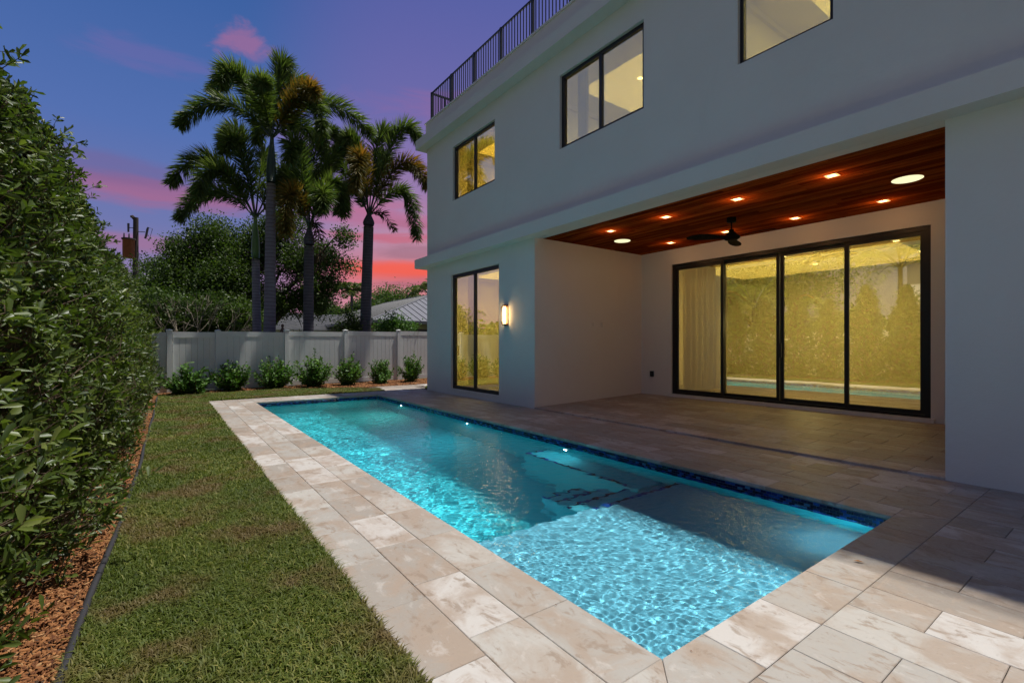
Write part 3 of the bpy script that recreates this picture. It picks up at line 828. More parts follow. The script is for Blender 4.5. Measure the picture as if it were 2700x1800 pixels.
dlw = ['lit upstairs ceiling light seen through the two pane window', 'lit ceiling light near the front of the great room at the near end', 'lit ceiling light near the glass at the middle of the great room', 'lit ceiling light deep in the great room at the near end', 'lit ceiling light deep in the great room at the middle', 'lit ceiling light of the great room at the far end behind the curtain']
for (x, y, z), lb_ in zip([(7.9, 6.4, 6.742), (11, 3, 3.212), (11, 5, 3.212), (12.6, 3, 3.212), (12.6, 5, 3.212), (11, 7, 3.212)], dlw):
    o = bpy.data.objects.new('room_downlight', LG); link(o); o.location = (x, y, z)
    tag(o, lb_, 'light', 'lights seen through the glass')
def curtain(x, ya, yb, z0, z1, label, lean=0):
    n = int(abs(yb-ya)/.014); V = []; F = []
    for i in range(n+1):
        s = i/n; y = ya+(yb-ya)*s
        dx = .035*math.sin(s*abs(yb-ya)*46)+.012*math.sin(s*31+1)
        for k, z in enumerate((z0, z0+(z1-z0)*.5, z1)):
            V.append((x+dx*(1.15 if k == 0 else 1), y-lean*(1 if k == 1 else 0)*s+.01*math.sin(i*.3+k), z))
    m0 = len(V)
    V += [(a+.004, b_, c) for a, b_, c in V]
    for i in range(n):
        for k in range(2):
            a = i*3+k; F.append((a, a+3, a+4, a+1)); F.append((m0+a, m0+a+1, m0+a+4, m0+a+3))
    o = MB().add(V, F).build('curtain', M_CURT, None, True)
    tag(o, label, 'curtain'); return o
curtain(9.75, 6.66, 5.85, PZ+.01, 3.1, 'long cream curtain drawn to the far side of the wide patio door', .04)
curtain(9.75, 2.25, 1.95, PZ+.01, 3.1, 'narrow cream curtain gathered at the near side of the patio door')
curtain(HX+.32, 10.70, 10.20, .11, 3.15, 'cream curtain hanging inside the glass door beside the wall lamp')
curtain(HX+.34, 10.78, 10.50, 4.1, 6.7, 'cream curtain inside the small upstairs window at the far end')
curtain(HX+.34, 6.66, 6.38, 4.1, 6.7, 'cream curtain inside the larger two pane upstairs window')
# ---- roof railing
RXX = 6.12
rail = MB(); RZ0, RZ1 = 7.49, 8.375
rail.box((RXX-.014, HY0, RZ1-.04), (RXX+.014, 12.28, RZ1)); rail.box((RXX-.02, HY0, RZ0+.06), (RXX+.02, 12.25, RZ0+.09))
rail.box((RXX+.026, 12.23, RZ1-.045), (17, 12.28, RZ1)); rail.box((RXX+.026, 12.235, RZ0+.06), (17, 12.275, RZ0+.09))
rl = hb(rail, 'roof_railing', M_RAIL)
pm = MB().box((-.028, -.028, RZ0-.01), (.028, .028, RZ1+.001)).mesh('railing_post', M_RAIL); bm_ = MB().box((-.009, -.009, RZ0+.08), (.009, .009, RZ1-.04)).mesh('baluster', M_RAIL)
posts = [12.25-k*1.14 for k in range(17)]
for y in posts:
    o = bpy.data.objects.new('railing_post', pm); o.location = (RXX, y, 0); link(o, rl)
for k in range(9):
    o = bpy.data.objects.new('railing_post', pm); o.location = (RXX+1.14*(k+1), 12.255, 0); link(o, rl)
for k in range(0, 130):
    y = 12.25-(k+1)*.1036
    if any(abs(y-p) < .05 for p in posts): continue
    o = bpy.data.objects.new('baluster', bm_); o.location = (RXX, y, 0); link(o, rl)
for k in range(0, 40):
    o = bpy.data.objects.new('baluster', bm_); o.location = (RXX+.104*(k+1), 12.255, 0); link(o, rl)
# ================================================================== FITTINGS OF THE HOUSE
ZC = 3.447
DL = [(6.87, 6.26), (6.87, 5.02), (6.88, 3.78), (6.89, 2.54), (8.70, 6.24), (8.70, 5.01), (8.72, 3.77), (8.74, 2.54)]
fm = MB()
for a, b_ in (((-.072, -.072), (.072, -.045)), ((-.072, .045), (.072, .072)), ((-.072, -.045), (-.045, .045)), ((.045, -.045), (.072, .045))): fm.box((*a, -.006), (*b_, .0))
fm = fm.mesh('downlight_frame', M_TRIM); lm = MB().box((-.045, -.045, -.003), (.045, .045, 0)).mesh('lens', emis('downlight_lit', (1, .60, .22), 9))
pos_words = ['far left of the outer row', 'second from the far end of the outer row', 'third from the far end of the outer row', 'nearest the pillar in the outer row',
             'far left of the row along the glass door', 'second of the row along the glass door behind the fan', 'third of the row along the glass door', 'nearest the pillar in the row along the glass door']
for i, (x, y) in enumerate(DL):
    r = empty('square_downlight', (x, y, ZC)); tag(r, 'lit square ceiling downlight, '+pos_words[i], 'downlight', 'square downlights in the patio ceiling')
    link(bpy.data.objects.new('frame', fm), r); link(bpy.data.objects.new('lens', lm), r)
    point((x, y, ZC-.12), 2.6, (1, .46, .16), .02, 'downlight_lamp')
rm = MB().lathe([(.155, 0), (.155, -.005), (.148, -.008)], n=32)
rf = rm.mesh('rim', M_DISC)
for i, (x, y) in enumerate([(7.73, 6.72), (7.84, 2.02)]):
    o = bpy.data.objects.new('round_ceiling_disc', MB().lathe([(.165, .0), (.165, -.004), (.155, -.009)], n=36).mesh('disc', M_DISC)); link(o); o.location = (x, y, ZC)
    tag(o, ['small looking pale yellow round disc at the far corner of the wooden ceiling', 'large pale yellow round disc in the wooden ceiling beside the pillar'][i], 'ceiling speaker', 'round discs in the patio ceiling')
# ceiling fan
fan = empty('ceiling_fan', (7.82, 4.40, ZC)); tag(fan, 'dark three blade ceiling fan hanging from the wooden patio ceiling', 'ceiling fan')
MB().lathe([(.075, 0), (.078, -.055), (.07, -.075), (.02, -.078)], n=24).build('canopy', M_FAN, fan, True)
MB().tube([(0, 0, -.07), (0, 0, -.23)], .0125, 10).build('down_rod', M_FAN, fan)
MB().lathe([(.03, -.20), (.042, -.205), (.042, -.245), (.060, -.25), (.085, -.285), (.13, -.315), (.135, -.345), (.10, -.375), (.03, -.385)], n=28).build('motor_housing', M_FAN, fan, True)
def blade():
    st = [(.09, .045, .0), (.20, .050, .004), (.32, .072, .008), (.46, .095, .008), (.58, .098, .004), (.68, .078, -.002), (.74, .045, -.006), (.765, .008, -.008)]
    V = []; F = []
    for r, hw, dz in st:
        tw = .20*(1-r/.9)+.16
        for s_ in (-1, 1):
            for th in (-.006, .006):
                V.append((r, s_*hw*1.15*math.cos(tw), dz+s_*hw*math.sin(tw)+th-.335))
    n = len(st)
    for i in range(n-1):
        a, b_ = i*4, (i+1)*4
        F += [(a, b_, b_+2, a+2), (a+1, a+3, b_+3, b_+1), (a, a+1, b_+1, b_), (a+2, b_+2, b_+3, a+3)]
    F += [(0, 2, 3, 1), ((n-1)*4, (n-1)*4+1, (n-1)*4+3, (n-1)*4+2)]
    return MB().add(V, F).mesh('blade', M_FAN)
bl = blade()
left_ang = math.atan2(math.sin(YAW), -math.cos(YAW))
for k in range(3):
    o = bpy.data.objects.new('blade', bl); o.rotation_euler = (0, 0, left_ang+k*R_(120)); link(o, fan)
# wall lamp
sc = empty('wall_sconce', (HX, 8.52, 1.93)); tag(sc, 'lit bronze framed wall lamp beside the ground floor glass door', 'wall lamp')
mb = MB(); W2 = .055; H2 = .225; DP = .105
MB().box((-.014, -W2-.012, -H2), (0, W2+.012, H2)).build('back_plate', M_BRONZE, sc)
for s_ in (-1, 1):
    mb.tube([(-.012, s_*W2, H2*.98), (-DP*.7, s_*W2, H2*.93), (-DP, s_*W2, H2*.74), (-DP, s_*W2, -H2*.74), (-DP*.7, s_*W2, -H2*.93), (-.012, s_*W2, -H2*.98)], .0075, 6)
mb.box((-DP*.72, -W2, H2*.90), (-.014, W2, H2*.99)); mb.box((-DP*.72, -W2, -H2*.99), (-.014, W2, -H2*.90))
mb.box((-DP-.006, -W2, H2*.70), (-DP+.006, W2, H2*.76)); mb.box((-DP-.006, -W2, -H2*.76), (-DP+.006, W2, -H2*.70))
mb.build('cage', M_BRONZE, sc)
MB().lathe([(.022, -H2*.80), (.028, -H2*.7), (.028, H2*.7), (.022, H2*.80)], c=(-.055, 0, 0), n=14).build('glass_shade', M_SCONCE, sc)
# switches and outlet
for i, (x, w_) in enumerate([(7.70, .072), (7.98, .072)]):
    r = empty('wall_switch', (x, OY1, 1.735)); tag(r, ['double white switch plate on the patio side wall', 'white switch plate on the patio side wall nearer the glass door'][i], 'switch')
    MB().box((-w_/2, -.007, -.058), (w_/2, 0, .058)).build('plate', M_PLATE if i else M_STUCCO, r)
    MB().box((-.017, -.011, -.033), (.017, -.0071, .033)).build('rocker', M_PLATE, r)
r = empty('outdoor_outlet', (HX2, 7.22, .60)); tag(r, 'small black covered power outlet low on the patio back wall', 'outlet')
MB().box((-.035, -.045, -.065), (0, .045, .065)).build('cover', M_DKPLATE, r); MB().box((-.040, -.008, -.03), (-.0355, .008, .03)).build('latch', M_EDGE, r)
r = empty('louver_vent', (HX, 12.15, 2.25)); tag(r, 'small white louvred vent at the far corner of the front wall', 'vent')
MB().box((-.01, -.06, -.22), (0, .06, .22)).build('plate', M_STUCCO, r)
for k in range(7): MB().box((-.018, -.05, -.19+k*.058), (-.0101, .05, -.165+k*.058)).build('slat', M_STUCCO, r)
# fallen leaf
V = [(0, 0, .004), (.03, .012, .012), (.06, 0, .006), (.03, -.012, .010)]
o = MB().add(V, [(0, 1, 2, 3)]).build('fallen_leaf', simple('orange_leaf', (.40, .16, .03), .7, bst=0)); o.location = (3.37, 1.07, .001); o.rotation_euler = (0, 0, 2.2)
tag(o, 'small orange fallen leaf lying on the sunlit paving near the pool corner', 'leaf')

rng_d = np.random.default_rng(4); n = 70
P = np.stack([rng_d.uniform(.9, 6.0, n), rng_d.uniform(.4, 12.8, n), np.full(n, .003)], -1)
P = P[(P[:, 0] < 1.65) | (P[:, 0] > 4.48) | (P[:, 1] < 1.2)]; n = len(P)
V, pp, tt = leaves_arrays(P, np.stack([rng_d.normal(size=n), rng_d.normal(size=n), np.full(n, .08)], -1), np.tile([0, 0, 1.0], (n, 1)), rng_d.uniform(.008, .026, n), rng_d.uniform(.003, .010, n), rng_d.uniform(0, .6, n), LEAF_MID)
tag(link(bpy.data.objects.new('debris', npmesh('debris', V, pp, M_MULCH, tt))), kind='stuff')
# ================================================================== FAR FENCE
def fence_run(fence, posts, ztops, m=M_FENCE, gate=None, board=.152):
    pcache = {}
    for i, (x, y) in enumerate(posts):
        zt = ztops[i]; hw = .062
        mb = MB().box((-hw, -hw, -.06), (hw, hw, zt-.035)); mb.add([(-hw-.008, -hw-.008, zt-.035), (hw+.008, -hw-.008, zt-.035), (hw+.008, hw+.008, zt-.035), (-hw-.008, hw+.008, zt-.035), (-hw-.008, -hw-.008, zt-.015), (hw+.008, -hw-.008, zt-.015), (hw+.008, hw+.008, zt-.015), (-hw-.008, hw+.008, zt-.015), (0, 0, zt+.01)],
            [(0, 1, 5, 4), (1, 2, 6, 5), (2, 3, 7, 6), (3, 0, 4, 7), (4, 5, 8), (5, 6, 8), (6, 7, 8), (7, 4, 8), (3, 2, 1, 0)])
        o = mb.build('fence_post', m, fence); dx, dy = (posts[min(i+1, len(posts)-1)][0]-posts[max(i-1, 0)][0], posts[min(i+1, len(posts)-1)][1]-posts[max(i-1, 0)][1])
        o.location = (x, y, 0); o.rotation_euler = (0, 0, math.atan2(dy, dx))
    for i in range(len(posts)-1):
        (xa, ya), (xb, yb) = posts[i], posts[i+1]; L_ = math.hypot(xb-xa, yb-ya); ang = math.atan2(yb-ya, xb-xa)
        za = (ztops[i]+ztops[i+1])/2-.065
        a0, a1 = .064, L_-.064
        for (z0, z1, nm) in ((za-.15, za, 'top_rail'), (.03, .17, 'bottom_rail')):
            o = MB().box((a0, -.022, z0), (a1, .022, z1)).build(nm, m, fence); o.location = (xa, ya, 0); o.rotation_euler = (0, 0, ang)
        n = max(1, round((a1-a0)/board)); bw = (a1-a0)/n
        key = (round(bw, 3), round(za, 3))
        if key not in pcache:
            h = za-.14
            mb = MB(); mb.add([(.0, -.011, .165), (bw, -.011, .165), (bw, .011, .165), (0, .011, .165), (0, -.011, h), (bw, -.011, h), (bw, .011, h), (0, .011, h)], [(2, 3, 7, 6)])
            c = .007
            mb.add([(0, -.004, .165), (c, -.012, .165), (bw-c, -.012, .165), (bw, -.004, .165), (0, -.004, h), (c, -.012, h), (bw-c, -.012, h), (bw, -.004, h)], [(0, 1, 5, 4), (1, 2, 6, 5), (2, 3, 7, 6)])
            pcache[key] = mb.mesh('fence_board', m)
        for k in range(n):
            o = bpy.data.objects.new('fence_board', pcache[key]); link(o, fence)
            s_ = a0+k*bw; o.location = (xa+math.cos(ang)*s_, ya+math.sin(ang)*s_, 0); o.rotation_euler = (0, 0, ang)
ff = empty('vinyl_fence', (0, 0, 0)); tag(ff, 'white vinyl privacy fence across the far end behind the seven small shrubs', 'fence')
fp = [(-1.75, 15.41), (.13, 15.64)]; fence_run(ff, fp, [1.66, 1.69])
fp = [(1.24, 15.77), (3.06, 15.99), (4.92, 16.21), (6.88, 16.45), (8.75, 16.68), (10.6, 16.9)]; fence_run(ff, fp, [1.70, 1.75, 1.78, 1.82, 1.85, 1.88])
# gate between two posts
gt = empty('fence_gate', (.13, 15.64, 0)); gt.rotation_euler = (0, 0, math.atan2(.13, 1.11)); tag(gt, 'white vinyl gate of narrow upright boards between two posts of the far fence', 'gate')
MB().box((.075, -.024, 1.47), (1.045, .020, 1.63)).build('top_rail', M_FENCE, gt); MB().box((.075, -.024, .05), (1.045, .020, .17)).build('bottom_rail', M_FENCE, gt)
gbm = MB().cbox((-.068, 0, 0), (.068, 1.31, .018), .006); gbm.v = [(x, -z, y) for x, y, z in gbm.v]; gbm = gbm.mesh('gate_board', M_FENCE)
for k in range(7):
    o = bpy.data.objects.new('gate_board', gbm); o.location = (.144+k*.1385, .008, .165); link(o, gt)
# left fence behind the hedge
lf = empty('vinyl_fence', (0, 0, 0)); tag(lf, 'white vinyl fence along the left side behind the tall hedge shrubs', 'fence')
lp = [(-2.15, 15.3-k*2.3) for k in range(10)]; fence_run(lf, lp, [1.8]*10)

# ================================================================== BEDS, EDGING, MULCH, LAWN
def EX(y):      # lawn's left edge as a function of y
    return float(np.interp(y, [-2, 1.5, 2.96, 3.73, 5.69, 9, 12, 14.6, 15.3], [-.40, -.36, -.315, -.275, -.215, -.17, -.13, -.12, .05]))
mb = MB(); ysE = list(np.arange(-2, 14.9, .3))
bed = MB(); n_ = len(ysE)
V = [(-2.6, y, -.018) for y in ysE]+[(EX(y)-.02, y, -.018) for y in ysE]
bed.add(V, [(i, n_+i, n_+i+1, i+1) for i in range(n_-1)])
bed.add([(-2.6, 14.6, -.017), (-.1, 14.6, -.017), (.3, 15.05, -.017), (2.9, 15.25, -.017), (4.0, 14.9, -.017), (5.0, 14.38, -.017), (9, 14.38, -.017), (9, 16.6, -.017), (-2.6, 15.6, -.017)], [tuple(range(9))])
tag(bed.build('planting_bed', M_SOIL), kind='structure')
ed = MB(); pts = [(EX(y)+.006*math.sin(y*3.1), y, .012+.006*math.sin(y*2)) for y in np.arange(-1.5, 14.6, .25)]
ed.tube(pts, .017, 7)
tag(ed.build('lawn_edging', M_EDGE, None, True), 'black plastic edging strip between the lawn and the hedge bed', 'edging')
lawn = MB(); ysL = list(np.arange(-2, 14.7, .3)); n_ = len(ysL)
lawn.add([(EX(y), y, -.012) for y in ysL]+[(.815, y, -.012) for y in ysL], [(i, n_+i, n_+i+1, i+1) for i in range(n_-1)])
lawn.add([(.815, 12.93, -.0115), (5.0, 12.93, -.0115), (5.0, 13.6, -.0115), (4.4, 14.3, -.0115), (2.9, 14.9, -.0115), (.815, 15.0, -.0115)], [(0, 1, 2, 3, 4, 5)])
lawn.add([(6.25, 12.95, -.0115), (8.5, 12.95, -.0115), (8.5, 13.6, -.0115), (6.6, 13.6, -.0115)], [(0, 1, 2, 3)])
tag(lawn.build('lawn', simple('lawn_soil', (.075, .080, .028), .95, 0, nscale=3, namt=.4, bsc=50, bst=.8)), kind='structure')
def inpoly(P, poly):
    x, y = P[:, 0], P[:, 1]; c = np.zeros(len(P), bool); j = len(poly)-1
    for i in range(len(poly)):
        xi, yi = poly[i]; xj, yj = poly[j]
        c ^= ((yi > y) != (yj > y)) & (x < (xj-xi)*(y-yi)/(yj-yi+1e-12)+xi); j = i
    return c
def grass_pts():
    out = []; exv = np.vectorize(EX)
    for ya, yb, dens in [(-1.4, 1.2, 1500), (1.2, 3.2, 21000), (3.2, 5, 15000), (5, 8, 8500), (8, 14.8, 4800)]:
        n = int((yb-ya)*1.3*dens); P = np.stack([RNG.uniform(-.45, .85, n), RNG.uniform(ya, yb, n)], -1)
        e = exv(P[:, 1])
        P = P[(P[:, 0] > e+.008+RNG.normal(0, .006, n)) & (P[:, 0] < .806)]; out.append(P)
    for poly, dens in [([(.8, 12.93), (5.0, 12.93), (5.05, 13.55), (4.4, 14.3), (2.9, 14.9), (.8, 15.0), (-.1, 15.05), (-.1, 14.7), (.8, 14.7)], 5200), ([(6.25, 12.95), (8.5, 12.95), (8.5, 13.6), (6.6, 13.6)], 4500)]:
        a = np.array(poly); lo, hi = a.min(0), a.max(0); n = int(np.prod(hi-lo)*dens)
        P = RNG.uniform(lo, hi, (n, 2)); out.append(P[inpoly(P, poly)])
    return np.concatenate(out)
G = grass_pts(); n = len(G)
dist = np.hypot(G[:, 0], G[:, 1])
hgt = RNG.uniform(.020, .060, n)*(1+.25*np.sin(G[:, 0]*3+G[:, 1]*1.7)); wd = RNG.uniform(.0040, .0075, n)*np.clip(dist/3.5, 1, 2.6)
ang = RNG.uniform(0, 2*np.pi, n); lean = RNG.uniform(.25, 1.25, n)
dx, dy = np.cos(ang), np.sin(ang); px_, py_ = -dy, dx
B0 = np.stack([G[:, 0], G[:, 1], np.full(n, -.012)], -1)
sd_ = np.stack([px_*wd/2, py_*wd/2, np.zeros(n)], -1)
mid = B0+np.stack([dx*hgt*lean*.45, dy*hgt*lean*.45, hgt*.72], -1); tip = B0+np.stack([dx*hgt*lean*1.25, dy*hgt*lean*1.25, hgt*(1.12-lean*.35)], -1)
V = np.stack([B0-sd_, B0+sd_, mid-sd_*.9, mid+sd_*.9, tip], 1).reshape(-1, 3)
off = np.arange(n)[:, None]*5
patchy = .5+.25*np.sin(G[:, 0]*5.1+np.sin(G[:, 1]*1.9)*2)+.25*np.sin(G[:, 1]*3.3+G[:, 0]*2.2)
tint = np.clip(RNG.beta(1.7, 2.4, n)*.8+patchy*.28-.05, 0, 1)
me = npmesh('grass', V, [off+np.array([[0, 1, 3, 2]]), off+np.array([[2, 3, 4]])], M_GRASS, np.repeat(tint, 5))
tag(link(bpy.data.objects.new('grass', me)), kind='stuff')
# a few longer runners hanging over the paving edge
n = 2600; yv = np.sort(RNG.uniform(1.3, 12.9, n)); keepm = RNG.random(n) < (.35+.65*(np.sin(yv*7)+np.sin(yv*17.3) > .4)); yv = yv[keepm]; n = len(yv)
P = np.stack([np.full(n, .803)+RNG.normal(0, .006, n), yv, np.full(n, .0)], -1)
dr = nrm(np.stack([RNG.uniform(.3, 1, n), RNG.normal(0, .6, n), RNG.uniform(.15, .8, n)], -1))
V, pl_, tt = leaves_arrays(P, dr, np.tile([0, 0, 1.0], (n, 1)), RNG.uniform(.02, .055, n), RNG.uniform(.07, .12, n)*.08*np.clip(yv/4, 1, 2.5), RNG.beta(2, 2, n), LEAF_LO)
tag(link(bpy.data.objects.new('grass_fringe', npmesh('grass_fringe', V, pl_, M_GRASS, tt))), kind='stuff')
# mulch chips
def mulch_pts():
    out = []; exv = np.vectorize(EX)
    for ya, yb, dens in [(.6, 4.5, 9500), (4.5, 9, 2600), (9, 14.7, 700)]:
        n = int((yb-ya)*1.9*dens); P = np.stack([RNG.uniform(-2.1, -.1, n), RNG.uniform(ya, yb, n)], -1); P = P[(P[:, 0] < exv(P[:, 1])-.01) & ((P[:, 0] > -1.3) | (P[:, 1] > 2))]; out.append(P)
    poly = [(-1.8, 14.6), (-.1, 14.75), (.3, 15.05), (2.9, 15.0), (4.0, 14.8), (5.0, 14.30), (9, 14.38), (9, 16.6), (-1.8, 15.4)]
    a = np.array(poly); lo, hi = a.min(0), a.max(0); n = int(np.prod(hi-lo)*1500); P = RNG.uniform(lo, hi, (n, 2)); out.append(P[inpoly(P, poly)])
    return np.concatenate(out)
Mp = mulch_pts(); n = len(Mp)
Dr = nrm(np.stack([RNG.normal(size=n), RNG.normal(size=n), RNG.normal(0, .28, n)], -1)); Nn = nrm(np.stack([RNG.normal(0, .35, n), RNG.normal(0, .35, n), np.ones(n)], -1))
Pz = np.stack([Mp[:, 0], Mp[:, 1], RNG.uniform(-.014, .020, n)], -1)
L_ = RNG.uniform(.010, .036, n)*np.clip(np.hypot(Mp[:, 0], Mp[:, 1])/5, 1, 2); W_ = L_*RNG.uniform(.15, .4, n)
B = nrm(np.cross(Nn, Dr)); Nn = np.cross(Dr, B)
cs = np.array([(-.5, -.5, 0), (.5, -.4, 0), (.5, .4, 0), (-.5, .5, 0), (-.45, -.4, 1), (.42, -.35, 1), (.45, .3, 1), (-.4, .42, 1)])
V = (Pz[:, None]+cs[None, :, 0:1]*L_[:, None, None]*Dr[:, None]+cs[None, :, 1:2]*W_[:, None, None]*B[:, None]+cs[None, :, 2:3]*.004*Nn[:, None]).reshape(-1, 3)
off = (np.arange(n)*8)[:, None, None]; fq = np.array([(4, 5, 6, 7), (0, 1, 5, 4), (1, 2, 6, 5), (2, 3, 7, 6), (3, 0, 4, 7)])
me = npmesh('mulch', V, [(fq[None]+off).reshape(-1, 4)], M_MULCH, np.repeat(RNG.beta(2.2, 2, n), 8))
tag(link(bpy.data.objects.new('mulch', me)), kind='stuff')
# ================================================================== PLANTS
def rosettes(C, A, nl, L, Wd, rng, spread=(35, 80), shape=LEAF_MID, tbase=None, jitter=.03):
    """leaf rosettes at C with axis A; returns leaf arrays"""
    n = len(C); k = nl
    a1 = nrm(np.cross(A, rng.normal(size=(n, 3)))); a2 = np.cross(A, a1)
    th = rng.uniform(0, 2*np.pi, (n, 1))+np.arange(k)[None]*2.4
    el = np.radians(rng.uniform(*spread, (n, k)))
    rad = np.cos(th)[..., None]*a1[:, None]+np.sin(th)[..., None]*a2[:, None]
    Dr = np.cos(el)[..., None]*A[:, None]+np.sin(el)[..., None]*rad
    Dr += rng.normal(0, .14, Dr.shape)
    P = C[:, None]-A[:, None]*(np.arange(k)[None, :, None]*jitter*.35)+rng.normal(0, .004, Dr.shape)
    N = A[:, None]*np.ones((1, k, 1))+rng.normal(0, .35, Dr.shape)
    Lq = L*rng.uniform(.65, 1.15, (n, k)); Wq = Wd*rng.uniform(.8, 1.15, (n, k))*Lq/L
    tb = (rng.beta(2, 2.4, (n, 1)) if tbase is None else tbase[:, None])*.65+rng.beta(1.6, 3, (n, k))*.45
    return leaves_arrays(P.reshape(-1, 3), Dr.reshape(-1, 3), N.reshape(-1, 3), Lq.ravel(), Wq.ravel(), np.clip(tb.ravel(), 0, 1), shape)
def sticks(A, B, ra, rb, n=3):
    """many thin tapered sticks as one array mesh"""
    d = nrm(B-A); u = nrm(np.cross(d, np.tile([.3, .2, 1.0], (len(A), 1)))); v = np.cross(d, u)
    th = np.arange(n)*2*np.pi/n
    ring = np.cos(th)[None, :, None]*u[:, None]+np.sin(th)[None, :, None]*v[:, None]
    V = np.concatenate([A[:, None]+ring*np.asarray(ra).reshape(-1, 1, 1), B[:, None]+ring*np.asarray(rb).reshape(-1, 1, 1)], 1).reshape(-1, 3)
    off = (np.arange(len(A))*2*n)[:, None, None]
    f = np.array([(k, (k+1) % n, n+(k+1) % n, n+k) for k in range(n)])
    return V, [(f[None]+off).reshape(-1, 4)]
def hedge_meshes(seed, H=3.35, R0=.66, ncl=3000, nl=8, L=.069, Wd=.029, shape=LEAF_HI):
    rng = np.random.default_rng(seed)
    z = rng.beta(1.15, 1.35, ncl)*(H-.12)+.10
    prof = lambda z: R0*np.interp(z/H, [0, .06, .20, .42, .65, .85, 1], [.55, .80, 1.0, .90, .62, .36, .08])
    th = rng.uniform(0, 2*np.pi, ncl)
    lump = 1+.20*np.sin(th*3+z*2.6+seed)+.16*np.sin(th*5-z*4.1)+.14*np.sin(z*7+th*2)+.08*np.sin(z*13-th*4)
    fr = np.where(rng.random(ncl) < .72, rng.uniform(.84, 1.06, ncl), rng.uniform(.45, .85, ncl))
    r = prof(z)*lump*fr
    C = np.stack([r*np.cos(th), r*np.sin(th), z], -1)
    out = np.stack([np.cos(th), np.sin(th), np.zeros(ncl)], -1)
    A = nrm(out*rng.uniform(.5, 1.1, (ncl, 1))+np.array([0, 0, 1.0])*rng.uniform(.25, 1.1, (ncl, 1))+rng.normal(0, .28, (ncl, 3)))
    # long top shoots
    k = 240; sh = rng.integers(0, ncl, k); C[sh] += A[sh]*rng.uniform(.04, .22, (k, 1))
    V, p, t = rosettes(C, A, nl, L, Wd, rng, (22, 78), shape)
    leaf = npmesh('foliage', V, p, M_LEAF, t, smooth=False)
    # shoots and branches
    q = C-A*rng.uniform(.14, .30, (ncl, 1)); inner = np.stack([q[:, 0]*.55, q[:, 1]*.55, q[:, 2]-.16], -1); inner[:, 2] = np.maximum(inner[:, 2], .03)
    V1, p1 = sticks(q, C, .0032, .0016); V2, p2 = sticks(inner, q, .0055, .0032)
    tw = npmesh('twigs', np.concatenate([V1, V2]), [p1[0], p2[0]+len(V1)], M_TWIG)
    tb = MB()
    for k in range(5):
        a = k*1.3+seed; pts = [(0.03*math.cos(a), .03*math.sin(a), -.03)]
        for s_ in (.2, .45, .75): pts.append((math.cos(a+s_)*R0*.42*s_**.5*(1-.5*s_), math.sin(a+s_)*R0*.42*s_**.5*(1-.5*s_), H*s_*.92))
        tb.tube(pts, [.020, .015, .010, .005], 5)
    return leaf, tw, tb.mesh('trunk', M_TWIG, True)
hm = [hedge_meshes(3), hedge_meshes(8, 3.2, .62), hedge_meshes(14, 3.5, .68)]
hm_far = [hedge_meshes(23, 3.2, .62, 2000, 8, .075, .034, LEAF_MID), hedge_meshes(29, 3.4, .66, 2000, 8, .075, .034, LEAF_MID)]
hy = [.35, 1.55, 2.72, 3.9, 5.1, 6.25, 7.45, 8.6, 9.8, 11.0, 12.15, 13.3, 14.35, 15.15]
ordw = ['closest to the camera', 'second from the camera', 'third from the camera', 'fourth from the camera', 'fifth from the camera', 'sixth from the camera', 'seventh from the camera', 'eighth from the camera', 'ninth from the camera', 'tenth from the camera', 'fourth from the far fence', 'third from the far fence', 'second from the far fence', 'standing against the far white fence']
for i, y in enumerate(hy):
    s_ = hm[i % 3] if y < 7 else hm_far[i % 2]
    r = empty('hedge_shrub', (float(np.interp(y, [0, 2.7, 4.2, 6, 8.5, 15], [-1.48, -1.22, -.94, -.90, -1.0, -.90]))+random.uniform(-.04, .04), y, -.015), random.uniform(0, 6.28))
    if i == 13: r.location.x = -.82
    sc_ = random.uniform(.95, 1.06)*(.99 if i < 7 else 1.0); r.scale = (sc_, sc_, sc_*(1.0 if i != 13 else .72))
    tag(r, 'tall glossy green hedge shrub, '+ordw[i], 'shrub', 'tall shrubs of the left hedge')
    for nm, me in zip(('foliage', 'twigs', 'trunk'), s_):
        o = link(bpy.data.objects.new(nm, me), r)
        if nm != 'trunk': o['kind'] = 'stuff'
# low sprigs spilling over the mulch at the foot of the near hedge
rng = np.random.default_rng(77)
C = []; 
for k in range(760):
    y = rng.uniform(1.9, 14.2); C.append((rng.uniform(-1.0, -.44)+.20*min(1, max(0, (y-3.2)/1.5)), y, rng.uniform(.03, .30)))
C = np.array(C); A = nrm(np.stack([rng.uniform(.2, 1, len(C)), rng.normal(0, .5, len(C)), rng.uniform(.2, .9, len(C))], -1))
V, p, t = rosettes(C, A, 7, .072, .027, rng, (20, 75), LEAF_HI)
lo_ = npmesh('low_sprigs', V, p, M_LEAF, t)
q = C-A*.16; q[:, 2] = np.maximum(q[:, 2]-.05, .0); V1, p1 = sticks(q, C, .0035, .0016); V2, p2 = sticks(np.stack([q[:, 0]-.3, q[:, 1], np.maximum(q[:, 2]-.08, 0)], -1), q, .005, .0035)
r = empty('low_shoots', (-.7, 4, 0)); tag(r, 'low leafy shoots spreading over the orange mulch at the foot of the hedge', 'shoots')
for nm, me in (('foliage', lo_), ('twigs', npmesh('twigs', np.concatenate([V1, V2]), [p1[0], p2[0]+len(V1)], M_TWIG))):
    o = link(bpy.data.objects.new(nm, me), r); o.location = (.7, -4, 0); o['kind'] = 'stuff'
